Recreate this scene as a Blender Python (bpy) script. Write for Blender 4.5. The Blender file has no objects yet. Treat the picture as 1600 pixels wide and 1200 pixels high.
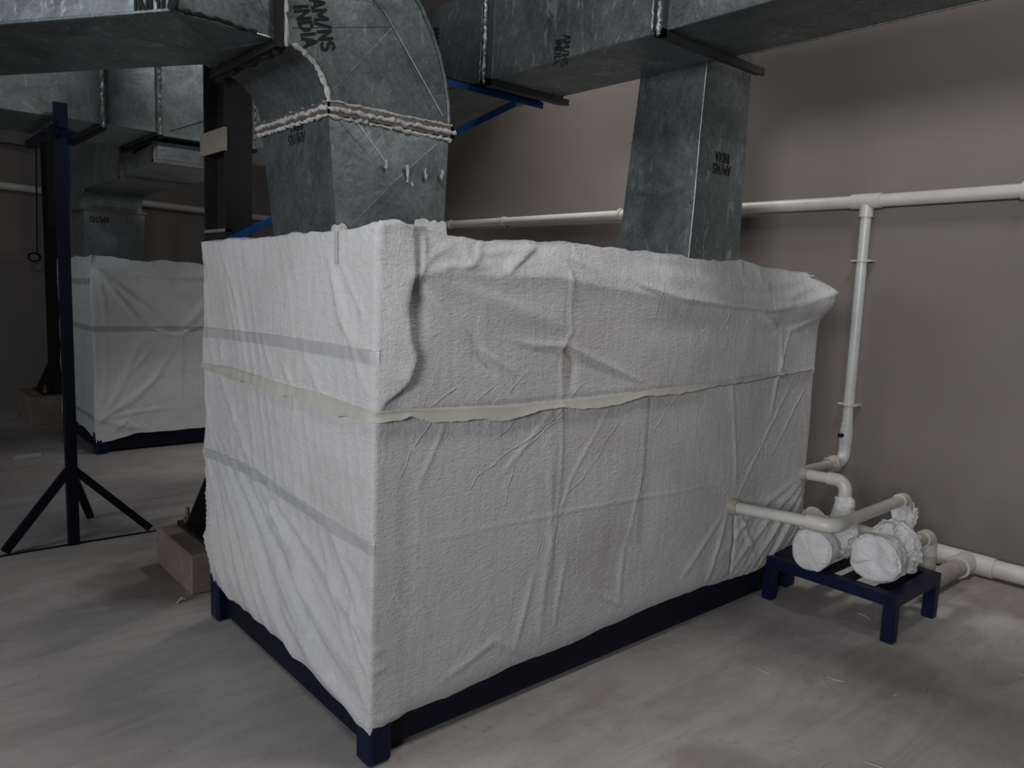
import bpy, math, random
import numpy as np
from mathutils import Matrix, Vector

random.seed(7)
C = bpy.context.scene.collection
SC = bpy.context.scene

# ------------------------------------------------------------------ camera
cam_data = bpy.data.cameras.new('camera')
cam_data.sensor_fit = 'HORIZONTAL'; cam_data.sensor_width = 36.0
cam_data.lens = 1192.8 / 1600 * 36.0
cam_data.clip_start = 0.05; cam_data.clip_end = 100
cam = bpy.data.objects.new('camera', cam_data); C.objects.link(cam)
Rr = (0.75662963, -0.65264746, 0.03953343)
Ru = (0.05250687, 0.12091776, 0.99127288)
Rf = (0.65173202, 0.74795066, -0.12575843)
M = Matrix(((Rr[0], Ru[0], -Rf[0], -1.17827), (Rr[1], Ru[1], -Rf[1], -1.97415),
            (Rr[2], Ru[2], -Rf[2], 1.55), (0, 0, 0, 1)))
cam.matrix_world = M
SC.camera = cam

# ------------------------------------------------------------------ light
SC.view_settings.view_transform = 'Standard'
SC.view_settings.look = 'None'
SC.view_settings.gamma = 1.0
SC.view_settings.use_curve_mapping = False
SC.view_settings.exposure = -0.12

world = bpy.data.worlds.new('hall_daylight'); SC.world = world
world.use_nodes = True
bg = world.node_tree.nodes['Background']
bg.inputs[0].default_value = (0.80, 0.90, 1.0, 1); bg.inputs[1].default_value = 0.05

def area(name, loc, target, size, size_y, power, color):
    d = bpy.data.lights.new(name, 'AREA'); d.shape = 'RECTANGLE'
    d.size = size; d.size_y = size_y; d.energy = power; d.color = color
    o = bpy.data.objects.new(name, d); C.objects.link(o)
    o.location = loc
    o.rotation_euler = (Vector(target) - Vector(loc)).to_track_quat('-Z', 'Y').to_euler()
    return o
area('overhead_and_fill_light', (1.7, -1.5, 5.5), (1.7, -1.6, 0), 1.0, 0.8, 98, (1.0, 0.98, 0.96))
f_ = area('overhead_and_fill_light', (2.75, 2.9, 5.5), (2.95, 2.7, 0), 0.5, 0.5, 40, (1.0, 0.97, 0.94)); f_.data.spread = math.radians(80)  # added unseen light, brightens the right wall between the ducts
area('overhead_and_fill_light', (-2.0, 1.0, 5.5), (-1.0, 0.9, 0), 0.8, 0.8, 44, (0.95, 0.98, 1.0))  # added overhead, rakes the left face so its folds show
area('window_and_fill_light', (-8.0, 0.55, 2.3), (1.5, 0.55, 1.6), 1.3, 1.6, 130, (0.90, 0.95, 1.0))
f_ = area('window_and_fill_light', (-5.8, -3.7, 2.6), (3.4, 0.6, 2.5), 1.6, 1.3, 56, (0.98, 0.98, 1.0)); f_.data.spread = math.radians(62)  # added fill for the right wall and the front sheet

# ------------------------------------------------------------------ materials
def nodes(name):
    m = bpy.data.materials.new(name); m.use_nodes = True
    nt = m.node_tree; b = nt.nodes['Principled BSDF']
    return m, nt, b
def N(nt, t, **kw):
    n = nt.nodes.new(t)
    for k, v in kw.items():
        if k in n.inputs.keys(): n.inputs[k].default_value = v
        else: setattr(n, k, v)
    return n
def L(nt, a, b): nt.links.new(a, b)
def texco(nt, scale=(1, 1, 1), rot=(0, 0, 0)):
    t = N(nt, 'ShaderNodeTexCoord'); mp = N(nt, 'ShaderNodeMapping')
    mp.inputs['Scale'].default_value = scale; mp.inputs['Rotation'].default_value = rot
    L(nt, t.outputs['Object'], mp.inputs['Vector']); return mp.outputs['Vector']
def ramp(nt, fac, stops, interp='LINEAR'):
    r = N(nt, 'ShaderNodeValToRGB'); r.color_ramp.interpolation = interp
    e = r.color_ramp.elements
    while len(e) > 1: e.remove(e[-1])
    e[0].position, c = stops[0][0], stops[0][1]
    e[0].color = c if len(c) == 4 else (*c, 1)
    for p, c in stops[1:]:
        x = e.new(p); x.color = c if len(c) == 4 else (*c, 1)
    L(nt, fac, r.inputs['Fac']); return r.outputs['Color']
def g(v): return (v, v, v, 1)
def noise(nt, vec, scale, detail=4, rough=0.6, dist=0.0):
    n = N(nt, 'ShaderNodeTexNoise'); n.inputs['Scale'].default_value = scale
    n.inputs['Detail'].default_value = detail; n.inputs['Roughness'].default_value = rough
    n.inputs['Distortion'].default_value = dist
    L(nt, vec, n.inputs['Vector']); return n.outputs['Fac']
def mix(nt, fac, a, b, mode='MIX'):
    m = N(nt, 'ShaderNodeMix', data_type='RGBA', blend_type=mode)
    for sock, v in ((m.inputs[0], fac), (m.inputs[6], a), (m.inputs[7], b)):
        if hasattr(v, 'links') or hasattr(v, 'is_linked'): L(nt, v, sock)
        else: sock.default_value = v if not isinstance(v, (tuple, list)) else ((*v, 1) if len(v) == 3 else v)
    return m.outputs[2]
def math_(nt, op, a, b=None, c=None):
    m = N(nt, 'ShaderNodeMath', operation=op)
    for i, v in enumerate((a, b, c)):
        if v is None: continue
        if hasattr(v, 'is_linked'): L(nt, v, m.inputs[i])
        else: m.inputs[i].default_value = v
    return m.outputs[0]
def bump(nt, h, strength, dist, normal=None):
    b = N(nt, 'ShaderNodeBump'); b.inputs['Strength'].default_value = strength
    b.inputs['Distance'].default_value = dist
    L(nt, h, b.inputs['Height'])
    if normal is not None: L(nt, normal, b.inputs['Normal'])
    return b.outputs['Normal']

def plain(name, col, rough=0.5, metal=0.0, var=0.15, bscale=60, bstr=0.15):
    m, nt, b = nodes(name)
    if 'blue' in name or 'navy' in name or 'black' in name: b.inputs['Specular IOR Level'].default_value = 0.2
    v = texco(nt)
    n = noise(nt, v, 9, 6, 0.65)
    c = ramp(nt, n, [(0.3, tuple(x * (1 - var) for x in col)), (0.7, tuple(min(1, x * (1 + var)) for x in col))])
    L(nt, c, b.inputs['Base Color'])
    b.inputs['Roughness'].default_value = rough; b.inputs['Metallic'].default_value = metal
    L(nt, bump(nt, noise(nt, v, bscale, 3), bstr, 0.002), b.inputs['Normal'])
    return m

def mat_cloth(name, base=(0.49, 0.487, 0.494), dirty=0.35, stains_and_shade=(), lines=(), creases=()):
    m, nt, b = nodes(name)
    t = N(nt, 'ShaderNodeTexCoord'); sep = N(nt, 'ShaderNodeSeparateXYZ')
    L(nt, t.outputs['Object'], sep.inputs[0])
    s = math_(nt, 'SUBTRACT', sep.outputs[0], sep.outputs[1])
    comb = N(nt, 'ShaderNodeCombineXYZ'); L(nt, s, comb.inputs[0]); L(nt, sep.outputs[2], comb.inputs[1])
    uv = comb.outputs[0]
    def mp(scale, rot):
        q = N(nt, 'ShaderNodeMapping'); q.inputs['Scale'].default_value = scale
        q.inputs['Rotation'].default_value = (0, 0, math.radians(rot)); L(nt, uv, q.inputs['Vector']); return q.outputs[0]
    # warp for wrinkles
    wn = N(nt, 'ShaderNodeTexNoise'); wn.inputs['Scale'].default_value = 3.0; L(nt, uv, wn.inputs['Vector'])
    # crumple: short crisp facets
    v1 = N(nt, 'ShaderNodeTexNoise'); v1.inputs['Scale'].default_value = 30; v1.inputs['Detail'].default_value = 6
    v1.inputs['Roughness'].default_value = 0.62; v1.inputs['Distortion'].default_value = 1.6
    L(nt, mp((1.0, 1.6, 1), 12), v1.inputs['Vector'])
    # horizontal fine ripple of the woven sheet
    v2 = N(nt, 'ShaderNodeTexNoise'); v2.inputs['Scale'].default_value = 70; v2.inputs['Detail'].default_value = 3
    v2.inputs['Distortion'].default_value = 0.8
    L(nt, mp((0.45, 1.5, 1), 4), v2.inputs['Vector'])
    # vertical soft wrinkles
    v3 = N(nt, 'ShaderNodeTexNoise'); v3.inputs['Scale'].default_value = 16; v3.inputs['Detail'].default_value = 4
    v3.inputs['Distortion'].default_value = 0.5
    L(nt, mp((1.6, 0.25, 1), 10), v3.inputs['Vector'])
    # long hairline creases running down to the left
    vr = N(nt, 'ShaderNodeTexVoronoi', feature='DISTANCE_TO_EDGE'); vr.inputs['Scale'].default_value = 5.0
    add = N(nt, 'ShaderNodeVectorMath', operation='MULTIPLY_ADD')
    L(nt, wn.outputs['Color'], add.inputs[0]); add.inputs[1].default_value = (0.35, 0.35, 0); 
    rotm = mp((1.9, 0.45, 1), 33); L(nt, rotm, add.inputs[2]); L(nt, add.outputs[0], vr.inputs['Vector'])
    hair = ramp(nt, vr.outputs['Distance'], [(0.0, g(1)), (0.010, g(0.6)), (0.022, g(0))])
    msk = ramp(nt, noise(nt, uv, 2.3, 2), [(0.44, g(0)), (0.54, g(1))])
    hair = math_(nt, 'MULTIPLY', hair, msk)
    h = math_(nt, 'MULTIPLY', v1.outputs['Fac'], 0.62)
    h = math_(nt, 'ADD', h, math_(nt, 'MULTIPLY', v2.outputs['Fac'], 0.32))
    h = math_(nt, 'ADD', h, math_(nt, 'MULTIPLY', v3.outputs['Fac'], 0.45))
    h = math_(nt, 'ADD', h, math_(nt, 'MULTIPLY', hair, 0.10))
    w2 = noise(nt, uv, 9, 2, 0.5); cre = None
    for k_, (ax_, az_, bx_, bz_) in enumerate(creases):
        ln = math.hypot(bx_-ax_, bz_-az_); dx, dz = (bx_-ax_)/ln, (bz_-az_)/ln
        px_ = math_(nt, 'SUBTRACT', s, ax_); pz_ = math_(nt, 'SUBTRACT', sep.outputs[2], az_)
        t_ = math_(nt, 'MULTIPLY_ADD', px_, dx, math_(nt, 'MULTIPLY', pz_, dz))
        d_ = math_(nt, 'MULTIPLY_ADD', px_, -dz, math_(nt, 'MULTIPLY', pz_, dx))
        d_ = math_(nt, 'MULTIPLY_ADD', math_(nt, 'SUBTRACT', w2, 0.5), 0.05, d_)
        e_ = math_(nt, 'MULTIPLY', math_(nt, 'MULTIPLY', t_, math_(nt, 'SUBTRACT', ln, t_)), 4/(ln*ln))   # 0 at the ends, 1 mid
        e_ = math_(nt, 'MINIMUM', math_(nt, 'MULTIPLY', math_(nt, 'MAXIMUM', e_, 0.0), 3.0), 1.0)
        p_ = math_(nt, 'MAXIMUM', math_(nt, 'SUBTRACT', 1.0, math_(nt, 'DIVIDE', math_(nt, 'ABSOLUTE', d_), 0.0042)), 0.0)
        p_ = math_(nt, 'MULTIPLY', p_, e_)
        cre = p_ if cre is None else math_(nt, 'MAXIMUM', cre, p_)
    if cre is not None: h = math_(nt, 'ADD', h, math_(nt, 'MULTIPLY', cre, 0.32))
    L(nt, bump(nt, h, 0.75, 0.011), b.inputs['Normal'])
    # dust and handling marks; the placed patches also hold painted shade
    st = noise(nt, mp((0.8, 1.4, 1), 0), 1.7, 6, 0.7, 0.6)
    stf = ramp(nt, st, [(0.46, g(0)), (0.68, g(dirty))])
    c = mix(nt, stf, base, (base[0] * 0.78, base[1] * 0.72, base[2] * 0.64))
    c = mix(nt, math_(nt, 'MULTIPLY', hair, 0.12), c, (0.85, 0.85, 0.85))
    wf = noise(nt, uv, 6, 4, 0.6); sx = math_(nt, 'ADD', s, 0.0); sz = sep.outputs[2]
    for (x0, z0, rx, rz, k) in stains_and_shade:
        a_ = math_(nt, 'POWER', math_(nt, 'ABSOLUTE', math_(nt, 'DIVIDE', math_(nt, 'SUBTRACT', sx, x0), rx)), 2.0)
        b_ = math_(nt, 'POWER', math_(nt, 'ABSOLUTE', math_(nt, 'DIVIDE', math_(nt, 'SUBTRACT', sz, z0), rz)), 2.0)
        d_ = math_(nt, 'ADD', math_(nt, 'SQRT', math_(nt, 'ADD', a_, b_)), math_(nt, 'MULTIPLY', math_(nt, 'SUBTRACT', wf, 0.5), 1.6))
        c = mix(nt, ramp(nt, d_, [(0.2, g(k)), (1.0, g(0))]), c, (base[0]*0.52, base[1]*0.46, base[2]*0.38))
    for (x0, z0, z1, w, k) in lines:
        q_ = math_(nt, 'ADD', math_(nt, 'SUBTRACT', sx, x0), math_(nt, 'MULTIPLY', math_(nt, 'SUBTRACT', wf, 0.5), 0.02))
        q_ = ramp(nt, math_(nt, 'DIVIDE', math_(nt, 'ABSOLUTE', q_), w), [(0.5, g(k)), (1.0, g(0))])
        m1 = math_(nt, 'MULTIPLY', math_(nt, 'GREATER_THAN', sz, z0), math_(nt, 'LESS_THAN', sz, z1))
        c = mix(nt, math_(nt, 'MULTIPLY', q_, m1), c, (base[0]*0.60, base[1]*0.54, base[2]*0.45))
    L(nt, c, b.inputs['Base Color'])
    b.inputs['Roughness'].default_value = 0.52
    b.inputs['Specular IOR Level'].default_value = 0.35
    return m

def mat_galv(name, dark=1.0, blotch=0.25, warm=0.0):
    m, nt, b = nodes(name)
    v = texco(nt)
    vor = N(nt, 'ShaderNodeTexVoronoi'); vor.inputs['Scale'].default_value = 75; L(nt, v, vor.inputs['Vector'])
    sp = N(nt, 'ShaderNodeSeparateColor'); L(nt, vor.outputs['Color'], sp.inputs[0])
    n1 = noise(nt, v, 3.2, 8, 0.68, 1.2)
    n2 = noise(nt, texco(nt, (1, 1, 0.35)), 11, 7, 0.7, 2.0)
    c0 = (0.088 * dark, 0.104 * dark, 0.108 * dark); c1 = (0.185 * dark, 0.207 * dark, 0.213 * dark)
    c = ramp(nt, n1, [(0.3, c0), (0.7, c1)])
    c = mix(nt, math_(nt, 'MULTIPLY', sp.outputs[0], 0.14), c, (0.5, 0.55, 0.58))
    bl = ramp(nt, n2, [(0.57, g(0)), (0.63, g(blotch))])
    c = mix(nt, bl, c, (0.46, 0.50, 0.52))
    if warm: c = mix(nt, warm, c, (0.40, 0.33, 0.28))
    L(nt, c, b.inputs['Base Color'])
    b.inputs['Metallic'].default_value = 0.82
    r = ramp(nt, noise(nt, v, 6, 6, 0.7, 0.8), [(0.3, g(0.34)), (0.7, g(0.56))])
    L(nt, r, b.inputs['Roughness'])
    hh = math_(nt, 'ADD', math_(nt, 'MULTIPLY', noise(nt, v, 2.2, 2), 3.0), math_(nt, 'MULTIPLY', n1, 0.5))
    L(nt, bump(nt, hh, 0.35, 0.02), b.inputs['Normal'])
    return m

def mat_floor():
    m, nt, b = nodes('polished_concrete_floor')
    v = texco(nt)
    a = noise(nt, v, 0.9, 8, 0.6, 0.4)
    c = ramp(nt, a, [(0.25, (0.270, 0.250, 0.241)), (0.5, (0.370, 0.348, 0.338)), (0.75, (0.46, 0.438, 0.428))])
    # trowel smears
    s = noise(nt, texco(nt, (0.6, 2.4, 1), (0, 0, math.radians(38))), 2.6, 7, 0.66, 0.9)
    c = mix(nt, ramp(nt, s, [(0.42, g(0)), (0.68, g(0.45))]), c, (0.165, 0.148, 0.138))
    s2 = noise(nt, v, 14, 6, 0.75, 0.6)
    c = mix(nt, ramp(nt, s2, [(0.60, g(0)), (0.70, g(0.45))]), c, (0.115, 0.10, 0.094))
    sp_ = noise(nt, texco(nt, (1, 2.2, 1), (0, 0, math.radians(-25))), 7.5, 9, 0.72, 0.9)
    c = mix(nt, ramp(nt, sp_, [(0.63, g(0)), (0.70, g(0.5))]), c, (0.13, 0.10, 0.092))
    # reddish dust
    rd = noise(nt, v, 1.6, 7, 0.72)
    c = mix(nt, ramp(nt, rd, [(0.56, g(0)), (0.72, g(0.32))]), c, (0.165, 0.115, 0.098))
    # dirt stains with places of their own
    def blob(x, y, r, col, k):
        nonlocal c
        d = N(nt, 'ShaderNodeVectorMath', operation='DISTANCE'); d.inputs[1].default_value = (x, y, 0)
        L(nt, v, d.inputs[0])
        dd = math_(nt, 'ADD', math_(nt, 'DIVIDE', d.outputs['Value'], r), math_(nt, 'MULTIPLY', math_(nt, 'SUBTRACT', noise(nt, v, 5, 6, 0.7), 0.5), 1.3))
        c = mix(nt, ramp(nt, dd, [(0.55, g(k)), (1.0, g(0))]), c, col)
    blob(-0.1, 2.0, 0.38, (0.10, 0.078, 0.066), 0.6)
    blob(3.5, -0.85, 0.45, (0.135, 0.095, 0.08), 0.6)
    blob(2.1, -0.75, 0.3, (0.15, 0.11, 0.096), 0.4)
    blob(1.35, -2.05, 0.75, (0.075, 0.07, 0.066), 0.75)
    blob(0.12, -0.32, 0.10, (0.10, 0.085, 0.08), 0.8)
    blob(0.9, -0.75, 0.25, (0.13, 0.105, 0.1), 0.4)
    L(nt, c, b.inputs['Base Color'])
    r = ramp(nt, s, [(0.3, g(0.36)), (0.7, g(0.6))]); L(nt, r, b.inputs['Roughness'])
    L(nt, bump(nt, math_(nt, 'ADD', s2, a), 0.12, 0.004), b.inputs['Normal'])
    return m

def mat_wall():
    m, nt, b = nodes('plastered_wall_paint')
    v = texco(nt)
    a = noise(nt, v, 0.8, 6, 0.6)
    c = ramp(nt, a, [(0.3, (0.142, 0.125, 0.115)), (0.7, (0.165, 0.147, 0.136))])
    s = noise(nt, v, 18, 5, 0.7)
    c = mix(nt, ramp(nt, s, [(0.66, g(0)), (0.8, g(0.25))]), c, (0.2, 0.18, 0.17))
    L(nt, c, b.inputs['Base Color']); b.inputs['Roughness'].default_value = 0.75
    L(nt, bump(nt, noise(nt, v, 40, 5), 0.2, 0.004), b.inputs['Normal'])
    return m

CLOTH = mat_cloth('white_woven_plastic_sheet',
    stains_and_shade=[(.80, 1.28, .05, .10, .3), (.85, 1.50, .05, .04, .35), (.80, .92, .06, .22, .22), (1.05, .48, .26, .26, .26), (1.0, 1.0, .22, .12, .15), (.74, .75, .05, .35, .12),
            (.14, 1.50, .04, .07, .6), (.35, .30, .20, .07, .15), (.12, .3, .10, .12, .15), (1.1, .38, .35, .07, .12), (.5, 1.42, .35, .08, .22), (1.6, 1.45, .4, .06, .2)],  # first here paints the flap pocket's shade, last two darken below the slack roll
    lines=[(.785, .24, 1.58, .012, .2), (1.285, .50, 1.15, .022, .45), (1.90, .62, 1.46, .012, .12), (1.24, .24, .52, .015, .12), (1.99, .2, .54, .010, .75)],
    creases=[(0.739, 1.059, 0.424, 0.932), (0.424, 0.932, 0.375, 0.865), (0.829, 1.095, 0.611, 0.983), (0.578, 1.094, 0.474, 1.025), (0.21, 1.124, 0.139, 1.036), (0.139, 1.036, 0.101, 0.945), (1.134, 1.061, 0.96, 0.863), (0.96, 0.863, 0.836, 0.785), (0.803, 0.78, 0.794, 0.56), (2.223, 0.867, 1.963, 0.676), (1.963, 0.676, 1.807, 0.554), (0.572, 0.934, 0.526, 0.778), (0.718, 0.667, 0.695, 0.558), (2.485, 1.145, 2.095, 0.759), (2.57, 1.101, 2.287, 0.756), (2.359, 0.995, 2.111, 0.767), (1.481, 1.11, 1.339, 0.982), (1.35, 1.61, 1.294, 1.43), (1.835, 1.482, 1.758, 1.379), (0.596, 1.254, 0.529, 1.183), (0.468, 1.213, 0.387, 1.16), (0.305, 1.222, 0.194, 1.161), (0.889, 1.197, 0.822, 1.136), (0.822, 1.136, 0.739, 1.057)])
CLOTH2 = mat_cloth('grey_white_woven_plastic_sheet', (0.56, 0.57, 0.58), 0.2)
WRAP = mat_cloth('crinkled_plastic_wrap', (0.58, 0.58, 0.585), 0.2)
GALV = mat_galv('galvanised_sheet')
GALV_B = mat_galv('galvanised_sheet_scuffed', 1.2, 0.65)
FLG = plain('dark_weathered_flange', (0.05, 0.052, 0.052), 0.5, 0.6)
GALV_L = mat_galv('galvanised_sheet_bright', 1.5, 0.35)
GALV_W = mat_galv('galvanised_sheet_dull', 0.7, 0.2, 0.35)
FOIL = mat_galv('aluminium_foil_tape', 1.5, 0.2)
FLOOR = mat_floor(); WALL = mat_wall()
BLUE = plain('dark_blue_enamel', (0.003, 0.006, 0.026), 0.42)
BLUE_D = plain('navy_black_paint', (0.003, 0.0045, 0.013), 0.5)
BLUE_B = plain('bright_blue_paint', (0.008, 0.05, 0.16), 0.45)
BLACK = plain('black_primer_steel', (0.011, 0.011, 0.012), 0.55)
STEELG = plain('grey_bare_plate', (0.13, 0.12, 0.105), 0.6)
PVC = plain('cream_pvc_pipe', (0.47, 0.455, 0.42), 0.38, var=0.08)
PVC_W = plain('white_grey_pvc_pipe', (0.43, 0.44, 0.435), 0.38, var=0.08)
PVC_D = plain('dusty_grey_pvc_pipe', (0.30, 0.275, 0.245), 0.5, var=0.2)
SEAL = plain('grey_duct_sealant', (0.33, 0.32, 0.31), 0.7, var=0.35, bscale=30, bstr=0.6)
MASTIC = plain('black_duct_gasket', (0.012, 0.012, 0.012), 0.7)
INK = plain('black_stencil_ink', (0.008, 0.008, 0.009), 0.6)
TAPE = plain('grey_packing_tape', (0.36, 0.36, 0.365), 0.34, var=0.06, bscale=120, bstr=0.25)
SEAMM = plain('beige_masking_seam', (0.385, 0.37, 0.34), 0.6, var=0.08)
CONC = plain('rough_grey_concrete', (0.17, 0.135, 0.115), 0.85, var=0.25, bscale=25, bstr=0.6)
CARD = plain('pale_brown_board', (0.14, 0.125, 0.105), 0.8)
STRAW = plain('pale_dry_straw', (0.55, 0.50, 0.38), 0.7)
PAPER = plain('grey_white_paper', (0.45, 0.45, 0.44), 0.7)
CEIL = plain('dark_roof_sheeting', (0.10, 0.10, 0.10), 0.8)
RUST = plain('rusty_bolt_steel', (0.17, 0.09, 0.05), 0.7, 0.3)

# ------------------------------------------------------------------ mesh helpers
class MB:
    def __init__(s): s.v = []; s.f = []
    def add(s, vs, fs):
        o = len(s.v); s.v += [tuple(map(float, p)) for p in vs]
        s.f += [tuple(i + o for i in f) for f in fs]; return s
    def box(s, x0, x1, y0, y1, z0, z1, bev=0.0):
        if bev <= 0:
            vs = [(x, y, z) for z in (z0, z1) for x, y in ((x0, y0), (x1, y0), (x1, y1), (x0, y1))]
            return s.add(vs, [(3, 2, 1, 0), (4, 5, 6, 7), (0, 1, 5, 4), (1, 2, 6, 5), (2, 3, 7, 6), (3, 0, 4, 7)])
        b = bev; ring = []
        def r(z, e): return [(x0+e, y0+b, z), (x0+b, y0+e, z), (x1-b, y0+e, z), (x1-e, y0+b, z),
                             (x1-e, y1-b, z), (x1-b, y1-e, z), (x0+b, y1-e, z), (x0+e, y1-b, z)]
        rs = [r(z0, b), r(z0 + b, 0), r(z1 - b, 0), r(z1, b)]
        vs = [p for q in rs for p in q]; fs = [tuple(range(7, -1, -1)), tuple(range(24, 32))]
        for k in range(3):
            for i in range(8):
                j = (i + 1) % 8; fs.append((k*8+i, k*8+j, k*8+8+j, k*8+8+i))
        return s.add(vs, fs)
    def beam(s, a, b, w, h, up=(0, 0, 1)):
        a = Vector(a); b = Vector(b); d = (b - a).normalized(); u = Vector(up)
        x = d.cross(u).normalized(); y = x.cross(d).normalized()
        vs = [p + x * i * w / 2 + y * j * h / 2 for p in (a, b) for i, j in ((-1, -1), (1, -1), (1, 1), (-1, 1))]
        return s.add(vs, [(0, 1, 2, 3), (7, 6, 5, 4), (0, 4, 5, 1), (1, 5, 6, 2), (2, 6, 7, 3), (3, 7, 4, 0)])
    def tube(s, pts, r, n=20, cap=True):
        P = [Vector(p) for p in pts]; rr = r if isinstance(r, (list, tuple)) else [r] * len(P)
        T = []
        for i in range(len(P)):
            a = P[max(0, i - 1)]; b = P[min(len(P) - 1, i + 1)]; T.append((b - a).normalized())
        u = T[0].orthogonal().normalized(); vs = []
        for i, p in enumerate(P):
            u = (u - T[i] * u.dot(T[i])).normalized(); w = T[i].cross(u)
            for k in range(n):
                a = 2 * math.pi * k / n
                vs.append(p + (u * math.cos(a) + w * math.sin(a)) * rr[i])
        fs = []
        for i in range(len(P) - 1):
            for k in range(n):
                k2 = (k + 1) % n; fs.append((i*n+k, i*n+k2, (i+1)*n+k2, (i+1)*n+k))
        if cap:
            fs.append(tuple(range(n - 1, -1, -1))); fs.append(tuple((len(P)-1)*n + k for k in range(n)))
        return s.add(vs, fs)
    def poly(s, prof, axis, a, b):
        """prism of a 2D profile; axis 'x','y','z' is the extrusion axis"""
        n = len(prof)
        def P(p, t):
            return {'x': (t, p[0], p[1]), 'y': (p[0], t, p[1]), 'z': (p[0], p[1], t)}[axis]
        vs = [P(p, a) for p in prof] + [P(p, b) for p in prof]
        fs = [tuple(range(n - 1, -1, -1)), tuple(range(n, 2 * n))]
        for i in range(n):
            j = (i + 1) % n; fs.append((i, j, n + j, n + i))
        return s.add(vs, fs)
    def panel(s, q, rise=0.006, bead=0.0016):
        """a sheet-metal panel with a cross-break: four corners, raised centre, thin creased diagonals"""
        q = [Vector(p) for p in q]; c = sum(q, Vector()) / 4
        n = (q[2] - q[0]).cross(q[3] - q[1]).normalized()
        s.add(q + [c + n * rise], [(0, 1, 4), (1, 2, 4), (2, 3, 4), (3, 0, 4)])
        if bead:
            for i in range(4):
                p = q[i] + (c - q[i]) * 0.06; e = c + n * rise
                s.tube([p + n * 0.0004, p + (e - p) * 0.5 + n * 0.0004, e], bead, 6)
        return s
    def loft(s, rings, rise=0.006, bead=0.0016, caps=True):
        for a, b in zip(rings[:-1], rings[1:]):
            for i in range(4):
                j = (i + 1) % 4
                s.panel([a[i], a[j], b[j], b[i]], rise, bead)
        if caps:
            s.add(rings[0], [(3, 2, 1, 0)]); s.add(rings[-1], [(0, 1, 2, 3)])
        return s
    def build(s, name, mat, parent=None, smooth=False, fix=True, origin=None):
        me = bpy.data.meshes.new(name)
        o_ = origin or (0, 0, 0)
        me.from_pydata([(p[0]-o_[0], p[1]-o_[1], p[2]-o_[2]) for p in s.v], [], s.f)
        me.materials.append(mat)
        if fix:
            import bmesh
            bm = bmesh.new(); bm.from_mesh(me); bmesh.ops.recalc_face_normals(bm, faces=bm.faces); bm.to_mesh(me); bm.free()
        if smooth:
            for p in me.polygons: p.use_smooth = True
            try: me.set_sharp_from_angle(angle=math.radians(38))
            except Exception: pass
        o = bpy.data.objects.new(name, me); C.objects.link(o); o.location = o_
        if parent is not None:
            o.parent = parent
            o.location = Vector(o_) - parent_world(parent)
        return o
def parent_world(p):
    v = Vector(p.location); q = p.parent
    while q: v += Vector(q.location); q = q.parent
    return v
def thing(name, label, cat, loc, group=None):
    o = bpy.data.objects.new(name, None); C.objects.link(o); o.location = loc
    o.empty_display_size = 0.1
    o['label'] = label; o['category'] = cat
    if group: o['group'] = group
    return o
def tag(o, label, cat, group=None, kind=None):
    if label: o['label'] = label
    if cat: o['category'] = cat
    if group: o['group'] = group
    if kind: o['kind'] = kind
    return o
def lab(o, t): o['label'] = t; return o
def arc(c, a, b, r, n=10):
    """bend from direction a to b about corner c with radius r"""
    c = Vector(c); a = Vector(a).normalized(); b = Vector(b).normalized()
    p0 = c - a * r; p1 = c + b * r; ctr = c - a * r + b * r; out = []
    for i in range(n + 1):
        t = i / n * math.pi / 2
        out.append(ctr - b * r * math.cos(t) + a * r * math.sin(t))
    return out

# ------------------------------------------------------------------ numpy noise
_rs = np.random.RandomState(3); _perm = _rs.permutation(512).astype(np.int64); _val = _rs.rand(512)
def vnoise(x, y, z=None):
    x = np.asarray(x, float); y = np.asarray(y, float); z = np.zeros_like(x) if z is None else np.asarray(z, float)
    xi = np.floor(x).astype(np.int64); yi = np.floor(y).astype(np.int64); zi = np.floor(z).astype(np.int64)
    fx, fy, fz = x - xi, y - yi, z - zi
    sx, sy, sz = [t * t * t * (t * (t * 6 - 15) + 10) for t in (fx, fy, fz)]
    def h(i, j, k): return _val[_perm[(_perm[(_perm[i & 511] + j) & 511] + k) & 511]]
    r = 0
    for di, wx in ((0, 1 - sx), (1, sx)):
        for dj, wy in ((0, 1 - sy), (1, sy)):
            for dk, wz in ((0, 1 - sz), (1, sz)):
                r = r + h(xi + di, yi + dj, zi + dk) * wx * wy * wz
    return r * 2 - 1
def fbm(x, y, z=None, o=4):
    r = 0; a = 1.0
    for i in range(o):
        zz = None if z is None else z * 2 ** i
        r = r + a * vnoise(x * 2 ** i + i * 7.3, y * 2 ** i + i * 3.1, zz); a *= 0.5
    return r
def ridged(x, y, z=None, o=3):
    r = 0; a = 1.0
    for i in range(o):
        zz = None if z is None else z * 2 ** i
        r = r + a * (1 - np.abs(vnoise(x * 2 ** i + i * 5.7, y * 2 ** i + i * 9.1, zz))) ** 3; a *= 0.5
    return r

# ------------------------------------------------------------------ room
def struct(name, mb, mat):
    o = mb.build(name, mat); o['kind'] = 'structure'; return o
struct('floor', MB().box(-9, 4.1, -7, 7.95, -0.2, 0), FLOOR)
struct('wall_right', MB().box(3.9, 4.1, -7, 7.95, 0, 5.8), WALL)
struct('wall_back', MB().box(-9, 3.9, 7.75, 7.95, 0, 5.8), WALL)
struct('ceiling', MB().box(-9, 4.1, -7, 7.95, 5.8, 5.95), CEIL)

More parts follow.
